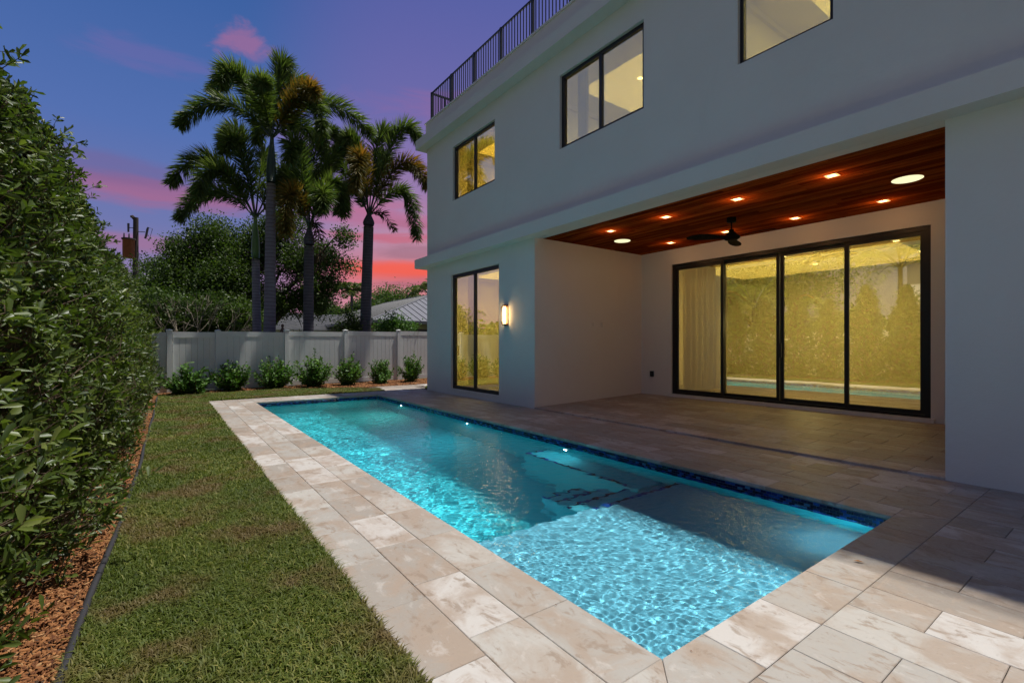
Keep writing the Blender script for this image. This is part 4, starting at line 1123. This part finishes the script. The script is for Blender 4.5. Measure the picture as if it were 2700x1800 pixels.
# ---------------- seven clusia shrubs at the far fence
def clusia(seed, H, R0, lead):
    rng = np.random.default_rng(seed); tb = MB(); C = []; A = []
    ns = 46
    for k in range(ns):
        a = rng.uniform(0, 6.28); tilt = rng.uniform(.05, 1.1)*(1 if k else .05); Ls = H*rng.uniform(.72, 1.02)*(1-.30*tilt)
        if k < len(lead): a, tilt, Ls = lead[k]
        d = np.array([math.cos(a)*math.sin(tilt), math.sin(a)*math.sin(tilt), math.cos(tilt)])
        p0 = np.array([rng.normal(0, .03), rng.normal(0, .03), 0.0]); up = np.array([0, 0, 1.0])
        pts = [p0]; cur = p0.copy(); dd = nrm(d+up*-.1)
        for s_ in range(7):
            dd = nrm(dd+up*.09*(tilt)+rng.normal(0, .05, 3)); cur = cur+dd*Ls/7; cur[2] = max(cur[2], .04); pts.append(cur.copy())
            if s_ >= 1:
                C.append(cur.copy()); A.append(nrm(dd+rng.normal(0, .3, 3)))
        tb.tube(pts, [.010-.0009*i for i in range(len(pts))], 4, False)
    C = np.array(C); A = np.array(A)
    V, p, t = rosettes(C, A, 7, .088, .058, rng, (25, 80), LEAF_HI, jitter=.10)
    return npmesh('foliage', V, p, M_CLUS, t), tb.mesh('stem', M_TWIG)
az = math.pi*.5
leads = [[(0, .3, .55)], [(2.7, .55, .78), (.2, .3, .75)], [(2.2, .45, .92), (.4, .2, .85), (3.2, .9, .7)], [(.35, .22, 1.08), (3.0, .75, .88), (3.1, .7, .8)], [(1.6, .05, .92)], [(.5, .3, .78), (2.8, .5, .7)], [(2.0, .12, .98), (-.3, .4, .85)]]
cp = [(.50, 14.95, .80, .52, 1.12), (1.55, 15.30, .82, .5, 1.0), (2.62, 15.32, .86, .48, .95), (3.72, 15.38, .90, .5, 1.08), (4.75, 15.30, .84, .44, .95), (5.80, 15.32, .80, .4, .85), (6.88, 15.35, .88, .36, .82)]
cw = ['leftmost, round and dense, beside the hedge', 'second from the left, with one sprig leaning left', 'in front of the white fence panel left of the figurine', 'with a tall leading shoot, right of the middle fence post', 'compact, fifth from the left', 'low and light green, beside the start of the stone path', 'upright and narrow, next to the house corner']
for i, (x, y, h, r0, ws) in enumerate(cp):
    lfm, stm = clusia(100+i, h, r0, leads[i])
    r = empty('clusia_shrub', (x, y, -.015), YAW*-1+0.0); r.scale = (ws*1.28, ws*1.28, 1.10)
    tag(r, 'small green shrub, '+cw[i], 'shrub', 'small shrubs along the far fence')
    o = link(bpy.data.objects.new('foliage', lfm), r); o['kind'] = 'stuff'; link(bpy.data.objects.new('stem', stm), r)

# ---------------- palms
FW = np.array([math.sin(YAW), math.cos(YAW), 0]); RT = np.array([math.cos(YAW), -math.sin(YAW), 0]); UP = np.array([0, 0, 1.0])
def plume(P0, P1, P2, seed, n=430, ll=.50, lw=.032, sharp=False, droop=.18, P3=None):
    """foxtail frond: leaflets on every side of an arching rib"""
    rng = np.random.default_rng(seed)
    s = rng.uniform(.10, 1, n); s[:n//8] = rng.uniform(.9, 1, n//8)
    c = ((1-s)**2)[:, None]*P0+(2*s*(1-s))[:, None]*P1+(s**2)[:, None]*P2
    tg = nrm(2*(1-s)[:, None]*(P1-P0)+2*s[:, None]*(P2-P1))
    u = nrm(np.cross(tg, UP+np.array([.01, .02, 0]))); v = np.cross(tg, u)
    th = rng.uniform(0, 2*np.pi, n)
    rad = np.cos(th)[:, None]*u+np.sin(th)[:, None]*v
    L = ll*np.interp(s, [.08, .25, .6, .85, 1], [.55, .95, 1, .85, .55])*rng.uniform(.8, 1.1, n)
    d0 = nrm(rad*.80+tg*.62+rng.normal(0, .10, (n, 3)))
    m = c+d0*L[:, None]*.5
    d1 = nrm(d0-UP*droop+tg*.15); tip = m+d1*L[:, None]*.5
    sd2 = nrm(np.cross(d0, rng.normal(size=(n, 3))))*lw/2
    V = np.stack([c-sd2*.5, c+sd2*.5, m-sd2, m+sd2, tip], 1).reshape(-1, 3); off = np.arange(n)[:, None]*5
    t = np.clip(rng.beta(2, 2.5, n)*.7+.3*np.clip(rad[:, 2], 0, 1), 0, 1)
    return V, [off+np.array([[0, 1, 3, 2]]), off+np.array([[2, 3, 4]])], np.repeat(t, 5)
def pinnate(P0, P1, P2, seed, n=60, ll=.55, lw=.035):
    """ordinary feather frond"""
    rng = np.random.default_rng(seed)
    s = np.repeat(np.linspace(.15, 1, n), 2); sg = np.tile([-1, 1], n)
    c = ((1-s)**2)[:, None]*P0+(2*s*(1-s))[:, None]*P1+(s**2)[:, None]*P2
    tg = nrm(2*(1-s)[:, None]*(P1-P0)+2*s[:, None]*(P2-P1)); u = nrm(np.cross(tg, UP+.01))
    L = ll*np.interp(s, [.1, .4, .8, 1], [.5, 1, .8, .35])*rng.uniform(.85, 1.1, 2*n)
    d0 = nrm(u*sg[:, None]*.85+tg*.55+UP*.12+rng.normal(0, .05, (2*n, 3)))
    m = c+d0*L[:, None]*.5; d1 = nrm(d0-UP*.55); tip = m+d1*L[:, None]*.5; sd2 = nrm(np.cross(d0, UP+rng.normal(0, .3, (2*n, 3))))*lw/2
    V = np.stack([c-sd2*.5, c+sd2*.5, m-sd2, m+sd2, tip], 1).reshape(-1, 3); off = np.arange(2*n)[:, None]*5
    return V, [off+np.array([[0, 1, 3, 2]]), off+np.array([[2, 3, 4]])], np.repeat(rng.beta(2, 2.2, 2*n), 5)
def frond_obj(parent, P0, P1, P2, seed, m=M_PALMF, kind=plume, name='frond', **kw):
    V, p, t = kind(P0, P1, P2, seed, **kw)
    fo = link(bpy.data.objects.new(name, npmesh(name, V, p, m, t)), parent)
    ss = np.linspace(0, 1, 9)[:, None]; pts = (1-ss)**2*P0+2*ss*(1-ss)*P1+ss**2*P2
    MB().tube(list(pts), list(np.linspace(.030, .006, 9)), 5, False).build('rib', M_SHAFTD, fo)
def at(u, t_):   # ground point seen at display column u, t_ metres ahead
    q = FW*t_+RT*(u-1176)/1101*t_; return np.array([q[0], q[1], 0])
def palm(label, group, ub, ut, t_, zcr, r0, r1, tm, fronds, seed, shaft, shm, unit=None, name='foxtail_palm', nf=900, ll=.60, leafm=None):
    """fronds: (ctrl right, ctrl up, ctrl fwd, tip right, tip up, tip fwd, material) in metres from the crown"""
    base = at(ub, t_); top = at(ut, t_)+UP*zcr; off = top-base-UP*zcr
    r = empty(name, base); tag(r, label, 'palm tree', group)
    tb = MB(); zs = np.linspace(0, zcr-shaft, 14)
    lean = lambda z: off*(z/zcr)**1.0+np.array([math.sin(z*.5+seed)*.03, 0, 0])
    tb.tube([lean(z)+UP*(z-.05) for z in zs], [r0*(1.18-.18*min(1, z/1.2))+(r1-r0)*(z/zcr) for z in zs], 16)
    tb.build('trunk', tm, r, True)
    zz = np.linspace(zcr-shaft, zcr+.12, 6)
    MB().tube([lean(z)+UP*z for z in zz], [r1*1.05, r1*1.18, r1*1.05, r1*.8, r1*.55, r1*.4], 14).build('crownshaft', shm, r, True)
    O = lean(zcr)+UP*(zcr-.02)
    for i, f in enumerate(fronds):
        f = list(f); mm = {0: M_PALMF, 1: M_PALMD, 2: M_DRY}[f[6] if len(f) > 6 else 0]
        P1 = O+RT*f[0]+UP*f[1]+FW*f[2]; P2 = O+RT*f[3]+UP*f[4]+FW*f[5]
        kw = dict(n=nf, ll=ll)
        if mm is M_DRY: kw = dict(n=150, ll=.36)
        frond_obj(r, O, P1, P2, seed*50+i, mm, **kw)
    return r
k_ = .00555
def cf(c1, c2, dep, m=0, dc=None, o=(828, 690), k=k_):
    """control / tip measured in the enlarged photograph relative to the crown, turned into metres"""
    return ((c1[0]-o[0])*k, -(c1[1]-o[1])*k, (dep*.5 if dc is None else dc), (c2[0]-o[0])*k, -(c2[1]-o[1])*k, dep, m)
G_ = 'foxtail palms behind the far fence'
A_ = [cf((640, 120), (420, 370), .5), cf((560, 330), (335, 650), -.4), cf((755, 300), (735, 560), -1.9, dc=-1.6), cf((830, 130), (975, 320), 1.2), cf((880, 60), (880, 300), .2),
      cf((1120, 250), (1195, 740), -1.0, 0), cf((1080, 400), (1180, 560), -1.5, 1), cf((1080, 230), (1330, 560), 1.4), cf((700, 420), (560, 560), 1.9), cf((930, 420), (1010, 640), 1.9), cf((900, 500), (960, 560), -2.0, dc=-1.6)]
palm('tallest foxtail palm with a thick smooth grey trunk', G_, 614, 627, 15.6, 8.0, .20, .125, M_TRK1, A_, 1, 1.45, M_SHAFTD)
oB = (728, 1200); kb = .0057
B_ = [cf((640, 480), (500, 700), .4, o=oB, k=kb), cf((480, 620), (265, 1010), -.3, o=oB, k=kb), cf((450, 860), (240, 1190), .3, o=oB, k=kb), cf((740, 640), (735, 930), -1.8, dc=-1.3, o=oB, k=kb), cf((620, 800), (600, 1170), -1.9, dc=-1.4, o=oB, k=kb),
      cf((930, 900), (965, 1040), .8, o=oB, k=kb), cf((860, 700), (880, 900), 1.5, o=oB, k=kb), cf((700, 560), (650, 800), 1.8, o=oB, k=kb)]
palm('slim foxtail palm with a bright green crownshaft and ringed trunk', G_, 590, 589, 16.2, 5.55, .145, .115, M_TRK2, B_, 2, 1.35, M_SHAFT)
oC = (1050, 1330); kc = .0058
C_ = [cf((1060, 700), (1075, 1040), -1.7, 0, dc=-1.2, o=oC, k=kc), cf((1040, 980), (1065, 1420), -1.9, 1, dc=-1.5, o=oC, k=kc), cf((1200, 820), (1240, 1230), .2, o=oC, k=kc), cf((900, 800), (860, 1120), .5, o=oC, k=kc), cf((1130, 620), (1260, 880), 1.3, o=oC, k=kc),
      cf((960, 620), (880, 860), 1.3, o=oC, k=kc), cf((1190, 1000), (1190, 1260), -1.0, o=oC, k=kc), cf((1010, 700), (1130, 700), .9, o=oC, k=kc), cf((1130, 1200), (1150, 1540), -.6, 2, o=oC, k=kc)]
palm('shorter foxtail palm with a dark rough trunk between the others', G_, 709, 712, 16.0, 5.1, .175, .15, M_TRK3, C_, 3, .5, M_TRK3)
oD = (1398, 1130); kd = .0065
D_ = [cf((1430, 520), (1500, 640), .3, o=oD, k=kd), cf((1580, 420), (1690, 700), -.2, o=oD, k=kd), cf((1620, 640), (1760, 1000), -.8, 1, o=oD, k=kd), cf((1640, 760), (1660, 1240), .5, o=oD, k=kd), cf((1435, 640), (1420, 1080), -2.0, 1, dc=-1.7, o=oD, k=kd),
      cf((1300, 480), (1180, 720), .8, o=oD, k=kd), cf((1250, 640), (1080, 960), -.3, o=oD, k=kd), cf((1280, 820), (1210, 1100), .2, o=oD, k=kd), cf((1480, 560), (1400, 760), 1.8, o=oD, k=kd), cf((1360, 560), (1300, 800), -1.2, o=oD, k=kd), cf((1480, 1060), (1560, 1220), -.4, 2, o=oD, k=kd)]
palm('rightmost foxtail palm beside the house roof with an orange hanging frond', G_, 839, 846, 18.0, 6.10, .21, .18, M_TRK3, D_, 4, .35, M_TRK3)
# ---------------- broadleaf trees
def tree(name, label, base, H, lobes, nleaf, L, lm, seed, trunk_r=.22, bark=M_BARK, limbs=9, cat='tree', group=None, wfac=.45, shape=LEAF_LO, fork=.25, sp=1.25):
    rng = np.random.default_rng(seed); r = empty(name, base); tag(r, label, cat, group)
    tb = MB(); lob = [np.array(l, float) for l in lobes]
    hub = np.array([0, 0, H*fork]); tb.tube([(0, 0, -.1), (0.05, 0, H*fork*.5), hub], [trunk_r*1.25, trunk_r, trunk_r*.85], 9)
    tb.build('trunk', bark, r, True)
    br = MB(); 
    for i in range(limbs):
        l = lob[i % len(lob)]; tgt = l[:3]+rng.normal(0, .35, 3)*l[3:6]
        m1 = hub*.6+tgt*.4+rng.normal(0, .25, 3); m2 = hub*.25+tgt*.75+rng.normal(0, .25, 3)
        br.tube([hub, m1, m2, tgt], [trunk_r*.55, trunk_r*.38, trunk_r*.22, .015], 5, False)
        for k in range(4):
            e = m2+rng.normal(0, .7, 3)*l[3:6]; br.tube([m2, (m2+e)/2+rng.normal(0, .1, 3), e], [trunk_r*.16, trunk_r*.1, .008], 4, False)
    br.build('branches', bark, r, True)
    vol = np.array([l[3]*l[4]*l[5] for l in lob])**.7; cnt_ = rng.multinomial(nleaf//14, vol/vol.sum())
    Cs = []
    for l, c in zip(lob, cnt_):
        d = rand_dirs(c, rng); rr = rng.uniform(.2, sp, (c, 1))**.7; Cs.append(l[:3]+d*rr*l[3:6])
    Cs = np.concatenate(Cs); Cs = np.repeat(Cs, 14, 0)+rng.normal(0, L*1.9, (len(Cs)*14, 3)); n = len(Cs)
    Dr = nrm(rng.normal(size=(n, 3))+np.array([0, 0, -.25])); N = nrm(rng.normal(0, .6, (n, 3))+UP)
    V, p, t = leaves_arrays(Cs, Dr, N, L*rng.uniform(.6, 1.2, n), L*wfac*rng.uniform(1.3, 2.1, n), np.repeat(rng.beta(2, 2.4, n//14), 14)*.6+rng.beta(2, 3, n)*.4, shape)
    o = link(bpy.data.objects.new('crown', npmesh('crown', V, p, lm, t)), r)
    return r
def L3(u, v, t_, rx, ry, rz, base):   # lobe centred where display (u,v) is seen t_ metres ahead
    p = at(u, t_); return (p[0]-base[0], p[1]-base[1], EYE+(790-v)/1101*t_, rx, ry, rz)
b1 = at(560, 21)
tree('broadleaf_tree', 'large dark green broadleaf tree behind the palms', b1, 6.5,
     [L3(*q, b1) for q in [(440, 585, 21, .9, 1.1, .8), (415, 640, 20.5, .9, 1.1, .9), (360, 612, 21, .75, .6, .22), (490, 545, 21.5, .9, 1.1, .8), (545, 600, 21.5, 1.2, 1.3, 1.1), (610, 560, 22, 1.1, 1.1, 1.0), (690, 600, 21.5, 1.0, 1.1, .9), (660, 510, 22, .8, .9, .7), (740, 590, 21, .7, .8, .6), (790, 545, 20.5, .38, .4, .35), (790, 610, 20.5, .45, .5, .30), (450, 700, 20.5, 1.5, 1.3, .8), (560, 690, 21, 1.5, 1.2, .8), (670, 690, 21, 1.0, 1.0, .6), (745, 660, 20.5, .7, .7, .6), (520, 640, 20.3, 1.2, 1, .8), (735, 708, 20.5, .45, .5, .25), (400, 570, 21, .4, .4, .3)]],
     105000, .10, M_TREE, 31, .26, limbs=16)
b2 = at(370, 30)
tree('round_tree', 'bright green rounded tree left of the dark tree', b2, 5, [L3(*q, b2) for q in [(385, 650, 30, 1.9, 1.8, 1.0), (420, 625, 31, 1.6, 1.6, .9), (350, 690, 30, 1.5, 1.4, .9), (440, 680, 30, 1.7, 1.5, 1.1), (375, 725, 29, 1.9, 1.5, .9)]], 26000, .13, M_TREE2, 32, .2)
b3 = at(440, 18.3)
tree('undergrowth_bush', 'dense dark bush filling the gap above the gate', b3, 2.6, [L3(*q, b3) for q in [(370, 720, 18.3, .9, .9, .8), (430, 730, 18.6, .9, .9, .7), (500, 725, 18.6, .9, .9, .7), (340, 690, 19.5, .7, .8, .9), (560, 735, 19, .7, .8, .6), (400, 690, 19.6, .8, .8, .6), (480, 690, 19.8, .9, .8, .6)]], 42000, .10, M_TREE, 33, .09, limbs=10)
# pale forked shrub
b4 = at(432, 17.0); r = empty('forked_shrub', b4); tag(r, 'bare pale forked stems of a shrub rising above the far fence', 'shrub')
tb = MB(); rng = np.random.default_rng(5); tips = []
def grow(p, d, L_, rr, dep):
    e = p+d*L_; tb.tube([p, (p+e)/2+rng.normal(0, .02, 3), e], [rr, rr*.85, rr*.7], 5, False)
    if dep == 0: tips.append((e, d)); return
    for k in range(2 if dep < 3 else 3):
        grow(e, nrm(d+rng.normal(0, .42, 3)+UP*.05), L_*.74, rr*.66, dep-1)
for q in [(-.55, 0, 1), (-.15, .1, 1), (.35, 0, 1), (.7, .1, .8), (1.0, 0, .8)]:
    grow(np.array([q[0]*.15, 0, .1]), nrm(RT*q[0]*.75+UP*q[2]+FW*q[1]), 1.05, .030, 4)
tb.build('stems', M_PALE, r, True)
T = np.array([a for a, b_ in tips]); Dd = np.array([b_ for a, b_ in tips]); sel = rng.random(len(T)) < .55
V, p, t = rosettes(T[sel], Dd[sel], 6, .20, .045, rng, (20, 80), LEAF_MID); o = link(bpy.data.objects.new('foliage', npmesh('foliage', V, p, M_TREE2, t)), r); o['kind'] = 'stuff'
# low plants behind the fence, right part
for (u, t_, lob, n, lab, sd_) in [(800, 18.0, [(790, 752, 18, .16, .2, .12), (803, 726, 18, .09, .1, .28), (822, 750, 18, .18, .2, .14)], 900, 'dark leafy shrub just right of the third palm trunk, in front of the grey roof', 41),
                                  (905, 18.2, [(880, 752, 18.2, .20, .2, .10), (908, 742, 18.2, .20, .2, .20), (940, 754, 18.2, .24, .2, .07)], 1300, 'leafy green shrub over the fence below the metal roof eave', 42)]:
    b = at(u, t_); tree('garden_shrub', lab, b, 1.9, [L3(*q, b) for q in lob], n*2, .085, M_CLUS if sd_ == 42 else M_TREE, sd_, .03, limbs=8, cat='shrub', fork=.5)
b = at(697, 17.2); r = empty('agave_plant', b); tag(r, 'spiky pale leaved plant peeking over the fence left of the third palm trunk', 'plant')
rng = np.random.default_rng(9); n = 40; th = rng.uniform(0, 6.28, n); el = rng.uniform(.3, 1.4, n)
V, p, t = leaves_arrays(np.tile([0, 0, 1.35], (n, 1)), np.stack([np.cos(th)*np.cos(el), np.sin(th)*np.cos(el), np.sin(el)], -1), np.tile([0, 0, 1.0], (n, 1))+rng.normal(0, .3, (n, 3)), rng.uniform(.4, .65, n), np.full(n, .06), rng.beta(2, 2, n), LEAF_MID)
o = link(bpy.data.objects.new('foliage', npmesh('foliage', V, p, M_TREE, t)), r); o['kind'] = 'stuff'; MB().tube([(0, 0, 0), (0, 0, 1.4)], .06, 7).build('stem', M_BARK, r)
# distant palms and trees above the roofs
def far_palm(label, u, t_, zc_, r_, Lf, seed, nfr=13, name='distant_palm', m=M_PALMF, tr=.16, ll=None, hide_low=False):
    b = at(u, t_); r = empty(name, b); tag(r, label, 'palm tree')
    MB().tube([(0, 0, 0), (0, 0, zc_)], [tr, tr*.75], 8).build('trunk', M_TRK3, r, True)
    rng = np.random.default_rng(seed); O = UP*zc_
    for k in range(nfr):
        a = k*2.399+seed; e = rng.uniform(.1, 1.2); d = np.array([math.cos(a), math.sin(a), 0])
        P1 = O+d*Lf*.55+UP*Lf*(.15+.55*e); P2 = O+d*Lf*(.95-.2*e)+UP*Lf*(-.35+.7*e*.8)
        frond_obj(r, O, P1, P2, seed*20+k, m, kind=pinnate, n=40, ll=(ll or Lf*.30), lw=.14)
    return r
far_palm('small distant palm with drooping fronds left of the right palm trunk', 808, 44, 6.0, 1, 2.0, 51, ll=.75)
far_palm('palm top half hidden by the house corner above the metal roof', 983, 46, 6.2, 1, 2.4, 52)
for (u, v, t_, rx, rz, lab, sd_, m_) in [(868, 695, 50, 2.6, 1.6, 'distant green tree behind the ridge of the metal roof', 61, M_TREE2), (905, 680, 52, 3.2, 1.7, 'taller distant tree crown above the metal roof', 62, M_TREE2),
                                       (738, 700, 52, 1.1, 1.6, 'narrow distant tree between the second and third palm trunk', 63, M_TREE), (765, 722, 50, 2.0, .8, 'low distant tree above the white roof', 64, M_TREE2), (835, 715, 46, 1.6, 1.1, 'low distant tree at the left slope of the metal roof', 65, M_TREE), (960, 700, 60, 2.8, 1.4, 'distant tree behind the peak of the metal roof', 66, M_TREE)]:
    b = at(u, t_); z = EYE+(790-v)/1101*t_
    tree('distant_tree', lab, b, z, [(0, 0, z-rz*.3, rx, rx, rz*.9), (rx*.5, 0, z-rz*.9, rx*.8, rx*.8, rz), (-rx*.55, 0, z-rz*1.0, rx*.8, rx*.8, rz)], 15000, .20, m_, sd_, .15, limbs=5, sp=1.0)
# backdrop of far trees (one mass) so that no bare horizon shows
rng = np.random.default_rng(88); n = 52000; az_ = rng.uniform(R_(-75), R_(120), n); rd = rng.uniform(85, 120, n)
hh = 5.5+1.6*np.sin(az_*14)+1.2*np.sin(az_*37+1)+.8*np.sin(az_*83)
P = np.stack([np.sin(az_)*rd, np.cos(az_)*rd, rng.uniform(0, 1, n)**1.2*hh], -1)
V, p, t = leaves_arrays(P, rand_dirs(n, rng), rand_dirs(n, rng), rng.uniform(.7, 1.3, n), rng.uniform(.6, 1.0, n), rng.beta(2, 2, n), LEAF_LO)
tag(link(bpy.data.objects.new('treeline', npmesh('treeline', V, p, M_TREE, t))), kind='stuff')
# things beyond the left fence (seen above the hedge and mirrored in the glass)
b = np.array([-8.5, 13.5, 0]); tree('spreading_tree', 'large spreading tree beyond the left fence mirrored in the wide patio door', b, 7, [(0, 0, 5.6, 3.0, 3.0, 2.2), (2.0, 1.5, 4.8, 2.2, 2.2, 1.8), (-1, -2.4, 5.2, 2.6, 2.4, 2.0), (1.2, -1.5, 4.0, 2.2, 2.2, 1.5), (-1.5, 2.6, 4.6, 2.4, 2.4, 1.8), (.5, 0, 7.0, 2.0, 2.0, 1.2)], 30000, .13, M_TREE2, 71, .3, limbs=12)
for (x, y, z, Lf, lab, sd_, nf_) in [(-7.0, 6.9, 4.6, 2.4, 'slender palm beyond the left fence mirrored in the patio door', 72, 14), (-4.2, 8.6, 2.2, 1.7, 'areca palm clump leaning over the left fence near the hedge middle', 73, 16), (-4.4, 4.6, 2.0, 1.6, 'low areca palm clump beyond the left fence', 74, 14), (-4.0, 11.8, 2.9, 1.9, 'areca palm whose fronds rise above the hedge top', 75, 16), (-3.7, 15.2, 2.9, 1.8, 'areca palm beyond the left fence near its far corner', 76, 16)]:
    b = np.array([x, y, 0.0]); r = empty('areca_palm' if z < 4 else 'slender_palm', b); tag(r, lab, 'palm tree')
    MB().tube([(0, 0, 0), (0.05, 0, z)], [.11, .08], 8).build('trunk', M_TRK3, r, True)
    rng = np.random.default_rng(sd_); O = UP*z
    for k in range(nf_):
        a = k*2.399; e = rng.uniform(.1, 1.3); d = np.array([math.cos(a), math.sin(a), 0]); P1 = O+d*Lf*.5+UP*Lf*(.2+.6*e); P2 = O+d*Lf*(1.0-.25*e)+UP*Lf*(-.35+.75*e)
        frond_obj(r, O, P1, P2, sd_*20+k, M_PALMD if (k == 3 and z < 4) else M_PALMF, kind=pinnate, n=46, ll=Lf*.30, lw=.030)
h = empty('white_house', (-19, 3, 0)); tag(h, 'white two storey neighbour house beyond the left fence mirrored in the patio door', 'house')
MB().box((-4, -6, 0), (3, 6, 6.2)).build('wall', M_NWALLW, h)
MB().add([(-4.5, -6.5, 6.2), (3.5, -6.5, 6.2), (3.5, 6.5, 6.2), (-4.5, 6.5, 6.2), (-.5, -2.5, 7.9), (-.5, 2.5, 7.9)], [(0, 1, 4), (1, 2, 5, 4), (2, 3, 5), (3, 0, 4, 5), (3, 2, 1, 0)]).build('roof', M_ROOFM, h)
for (y, z) in [(-3.5, 1.2), (0, 1.2), (3.5, 1.2), (-3.5, 4), (0, 4), (3.5, 4)]: MB().box((3.0, y-.6, z), (3.05, y+.6, z+1.2)).build('window', M_DKPLATE, h)

# ================================================================== NEIGHBOUR HOUSES
nh = empty('metal_roof_house', (8.57, 24.0, 0)); tag(nh, 'neighbour house with a grey standing seam hip roof behind the right palm', 'house')
Wn, Ln, ez, a_ = 12.4, 20.0, 2.55, 5.6; rz = 4.66
wm = MB().box((.75, .75, 0), (Wn-.75, Ln-.75, ez-.02)).build('wall', M_NWALL, nh)
for x in (2.6, 5.6, 8.6): MB().box((x, .70, .9), (x+1.3, .745, 2.1)).build('window', M_DKPLATE, nh)
rb = MB().add([(0, 0, ez), (Wn, 0, ez), (Wn, Ln, ez), (0, Ln, ez), (Wn/2, a_, rz), (Wn/2, Ln-a_, rz)], [(0, 1, 4), (1, 2, 5, 4), (2, 3, 5), (3, 0, 4, 5)])
rb.box((-.03, -.03, ez-.16), (Wn+.03, Ln+.03, ez-.003))
rf_ = rb.build('roof', M_ROOFM, nh)
def plane_z(x, y):
    return min(ez+(rz-ez)*y/a_, ez+(rz-ez)*x/(Wn/2), ez+(rz-ez)*(Wn-x)/(Wn/2))
for k in range(1, 27):       # front face panels between seams
    x = k*Wn/27; yt = a_*(1-abs(x-Wn/2)/(Wn/2)); p0 = np.array([x, 0, ez+.012]); p1 = np.array([x, yt, ez+(rz-ez)*yt/a_+.012])
    MB().tube([p0, p1], .020, 4).build('roof_seam', M_SEAM, rf_)
for k in range(1, 42):       # left face
    y = k*Ln/42; dd_ = min(y, Ln-y); xt = Wn/2*min(1, dd_/a_); MB().tube([(0, y, ez+.012), (xt, y, ez+(rz-ez)*xt/(Wn/2)+.012)], .020, 4).build('roof_seam', M_SEAM, rf_)
MB().tube([(0, 0, ez+.02), (Wn/2, a_, rz+.02)], .05, 5).build('hip_cap', M_ROOFM, rf_); MB().tube([(Wn, 0, ez+.02), (Wn/2, a_, rz+.02)], .05, 5).build('hip_cap', M_ROOFM, rf_); MB().tube([(Wn/2, a_, rz+.02), (Wn/2, Ln-a_, rz+.02)], .05, 5).build('ridge_cap', M_ROOFM, rf_)
pb = at(600, 33); nw = empty('white_roof_house', (3.2, 31.5, 0)); tag(nw, 'low neighbour house with a white ribbed tile roof seen between palm trunks', 'house')
MB().box((.5, .5, 0), (13, 10, 2.2)).build('wall', M_NWALLW, nw)
rt = MB().add([(0, 0, 2.15), (13.5, 0, 2.15), (13.5, 4.0, 3.42), (0, 4.0, 3.42), (0, 8.0, 2.15), (13.5, 8.0, 2.15)], [(0, 1, 2, 3), (3, 2, 5, 4), (0, 3, 4), (1, 5, 2)]).build('roof', M_SEAM, nw)
for k in range(11):
    f0 = k/11; MB().box((0, f0*4.0+.02, 2.15+1.27*f0+.012), (13.5, f0*4.0+.19, 2.15+1.27*f0+.080)).build('tile_course', M_ROOFT, rt)
# figurine behind the fence
b = at(649, 15.2); st = empty('garden_figurine', (b[0], b[1], 0)); tag(st, 'small dark brown figurine standing behind the fence beside a post', 'statue')
MB().lathe([(.10, 0), (.10, .06), (.07, .10), (.07, 1.45), (.12, 1.50), (.12, 1.55)], n=12).build('pedestal', M_STATUE, st)
MB().lathe([(.085, 1.55), (.095, 1.63), (.075, 1.72), (.038, 1.80), (.030, 1.83), (.045, 1.86), (.045, 1.90), (.022, 1.935)], n=12).build('figure', M_STATUE, st, True)
# utility pole
b = at(311, 27.5); up_ = empty('utility_pole', (b[0], b[1], 0)); tag(up_, 'weathered wooden utility pole with a rusty transformer and insulators', 'utility pole')
MB().tube([(0, 0, 0), (.0, 0, 4), (.02, 0, 8.55)], [.17, .15, .125], 10).build('pole', M_POLE, up_)
q = lambda r_, z, f_=0: tuple(RT*r_+FW*f_+UP*z)
MB().tube([q(-.02, 8.45), q(-.18, 8.62), q(-.26, 8.60)], [.10, .09, .07], 6).build('cap', M_POLE, up_)
can = MB().lathe([(.26, 0), (.28, .03), (.28, 1.02), (.31, 1.04), (.31, 1.08), (.10, 1.14)], n=18).build('transformer', M_CAN, up_, True, loc=q(-.02, 6.15, -.46))
MB().lathe([(.30, 1.02), (.33, 1.03), (.33, 1.10), (.30, 1.11)], n=18).build('lid', M_POLE, can)
for dx in (-.2, .02): MB().tube([(dx, 0, 1.08), (dx, 0, 1.38)], [.05, .03], 7).build('bushing', M_CERAM, can)
MB().tube([q(.1, 7.75), q(.55, 7.72)], .022, 5).build('bracket', M_POLE, up_); MB().tube([q(-.1, 7.95), q(-.38, 7.98)], .022, 5).build('bracket', M_POLE, up_)
MB().tube([q(.55, 7.35), q(.62, 7.5), q(.70, 7.9), q(.74, 8.0)], [.05, .06, .06, .04], 7).build('insulator', M_CERAM, up_)
MB().tube([q(.70, 7.98), q(.98, 7.90), q(.80, 7.30), q(.56, 7.38)], .018, 5).build('cutout_frame', M_CERAM, up_)
MB().tube([q(-.40, 7.72), q(-.40, 8.22)], [.05, .06], 7).build('insulator', M_CERAM, up_)
MB().tube([q(.14, 7.0), q(.22, 6.2), q(.24, 5.6), q(.10, 5.2)], .012, 4).build('cable', M_DKPLATE, up_)
MB().tube([q(-.22, 7.2), q(-.30, 6.3), q(-.22, 5.2)], .012, 4).build('cable', M_DKPLATE, up_)
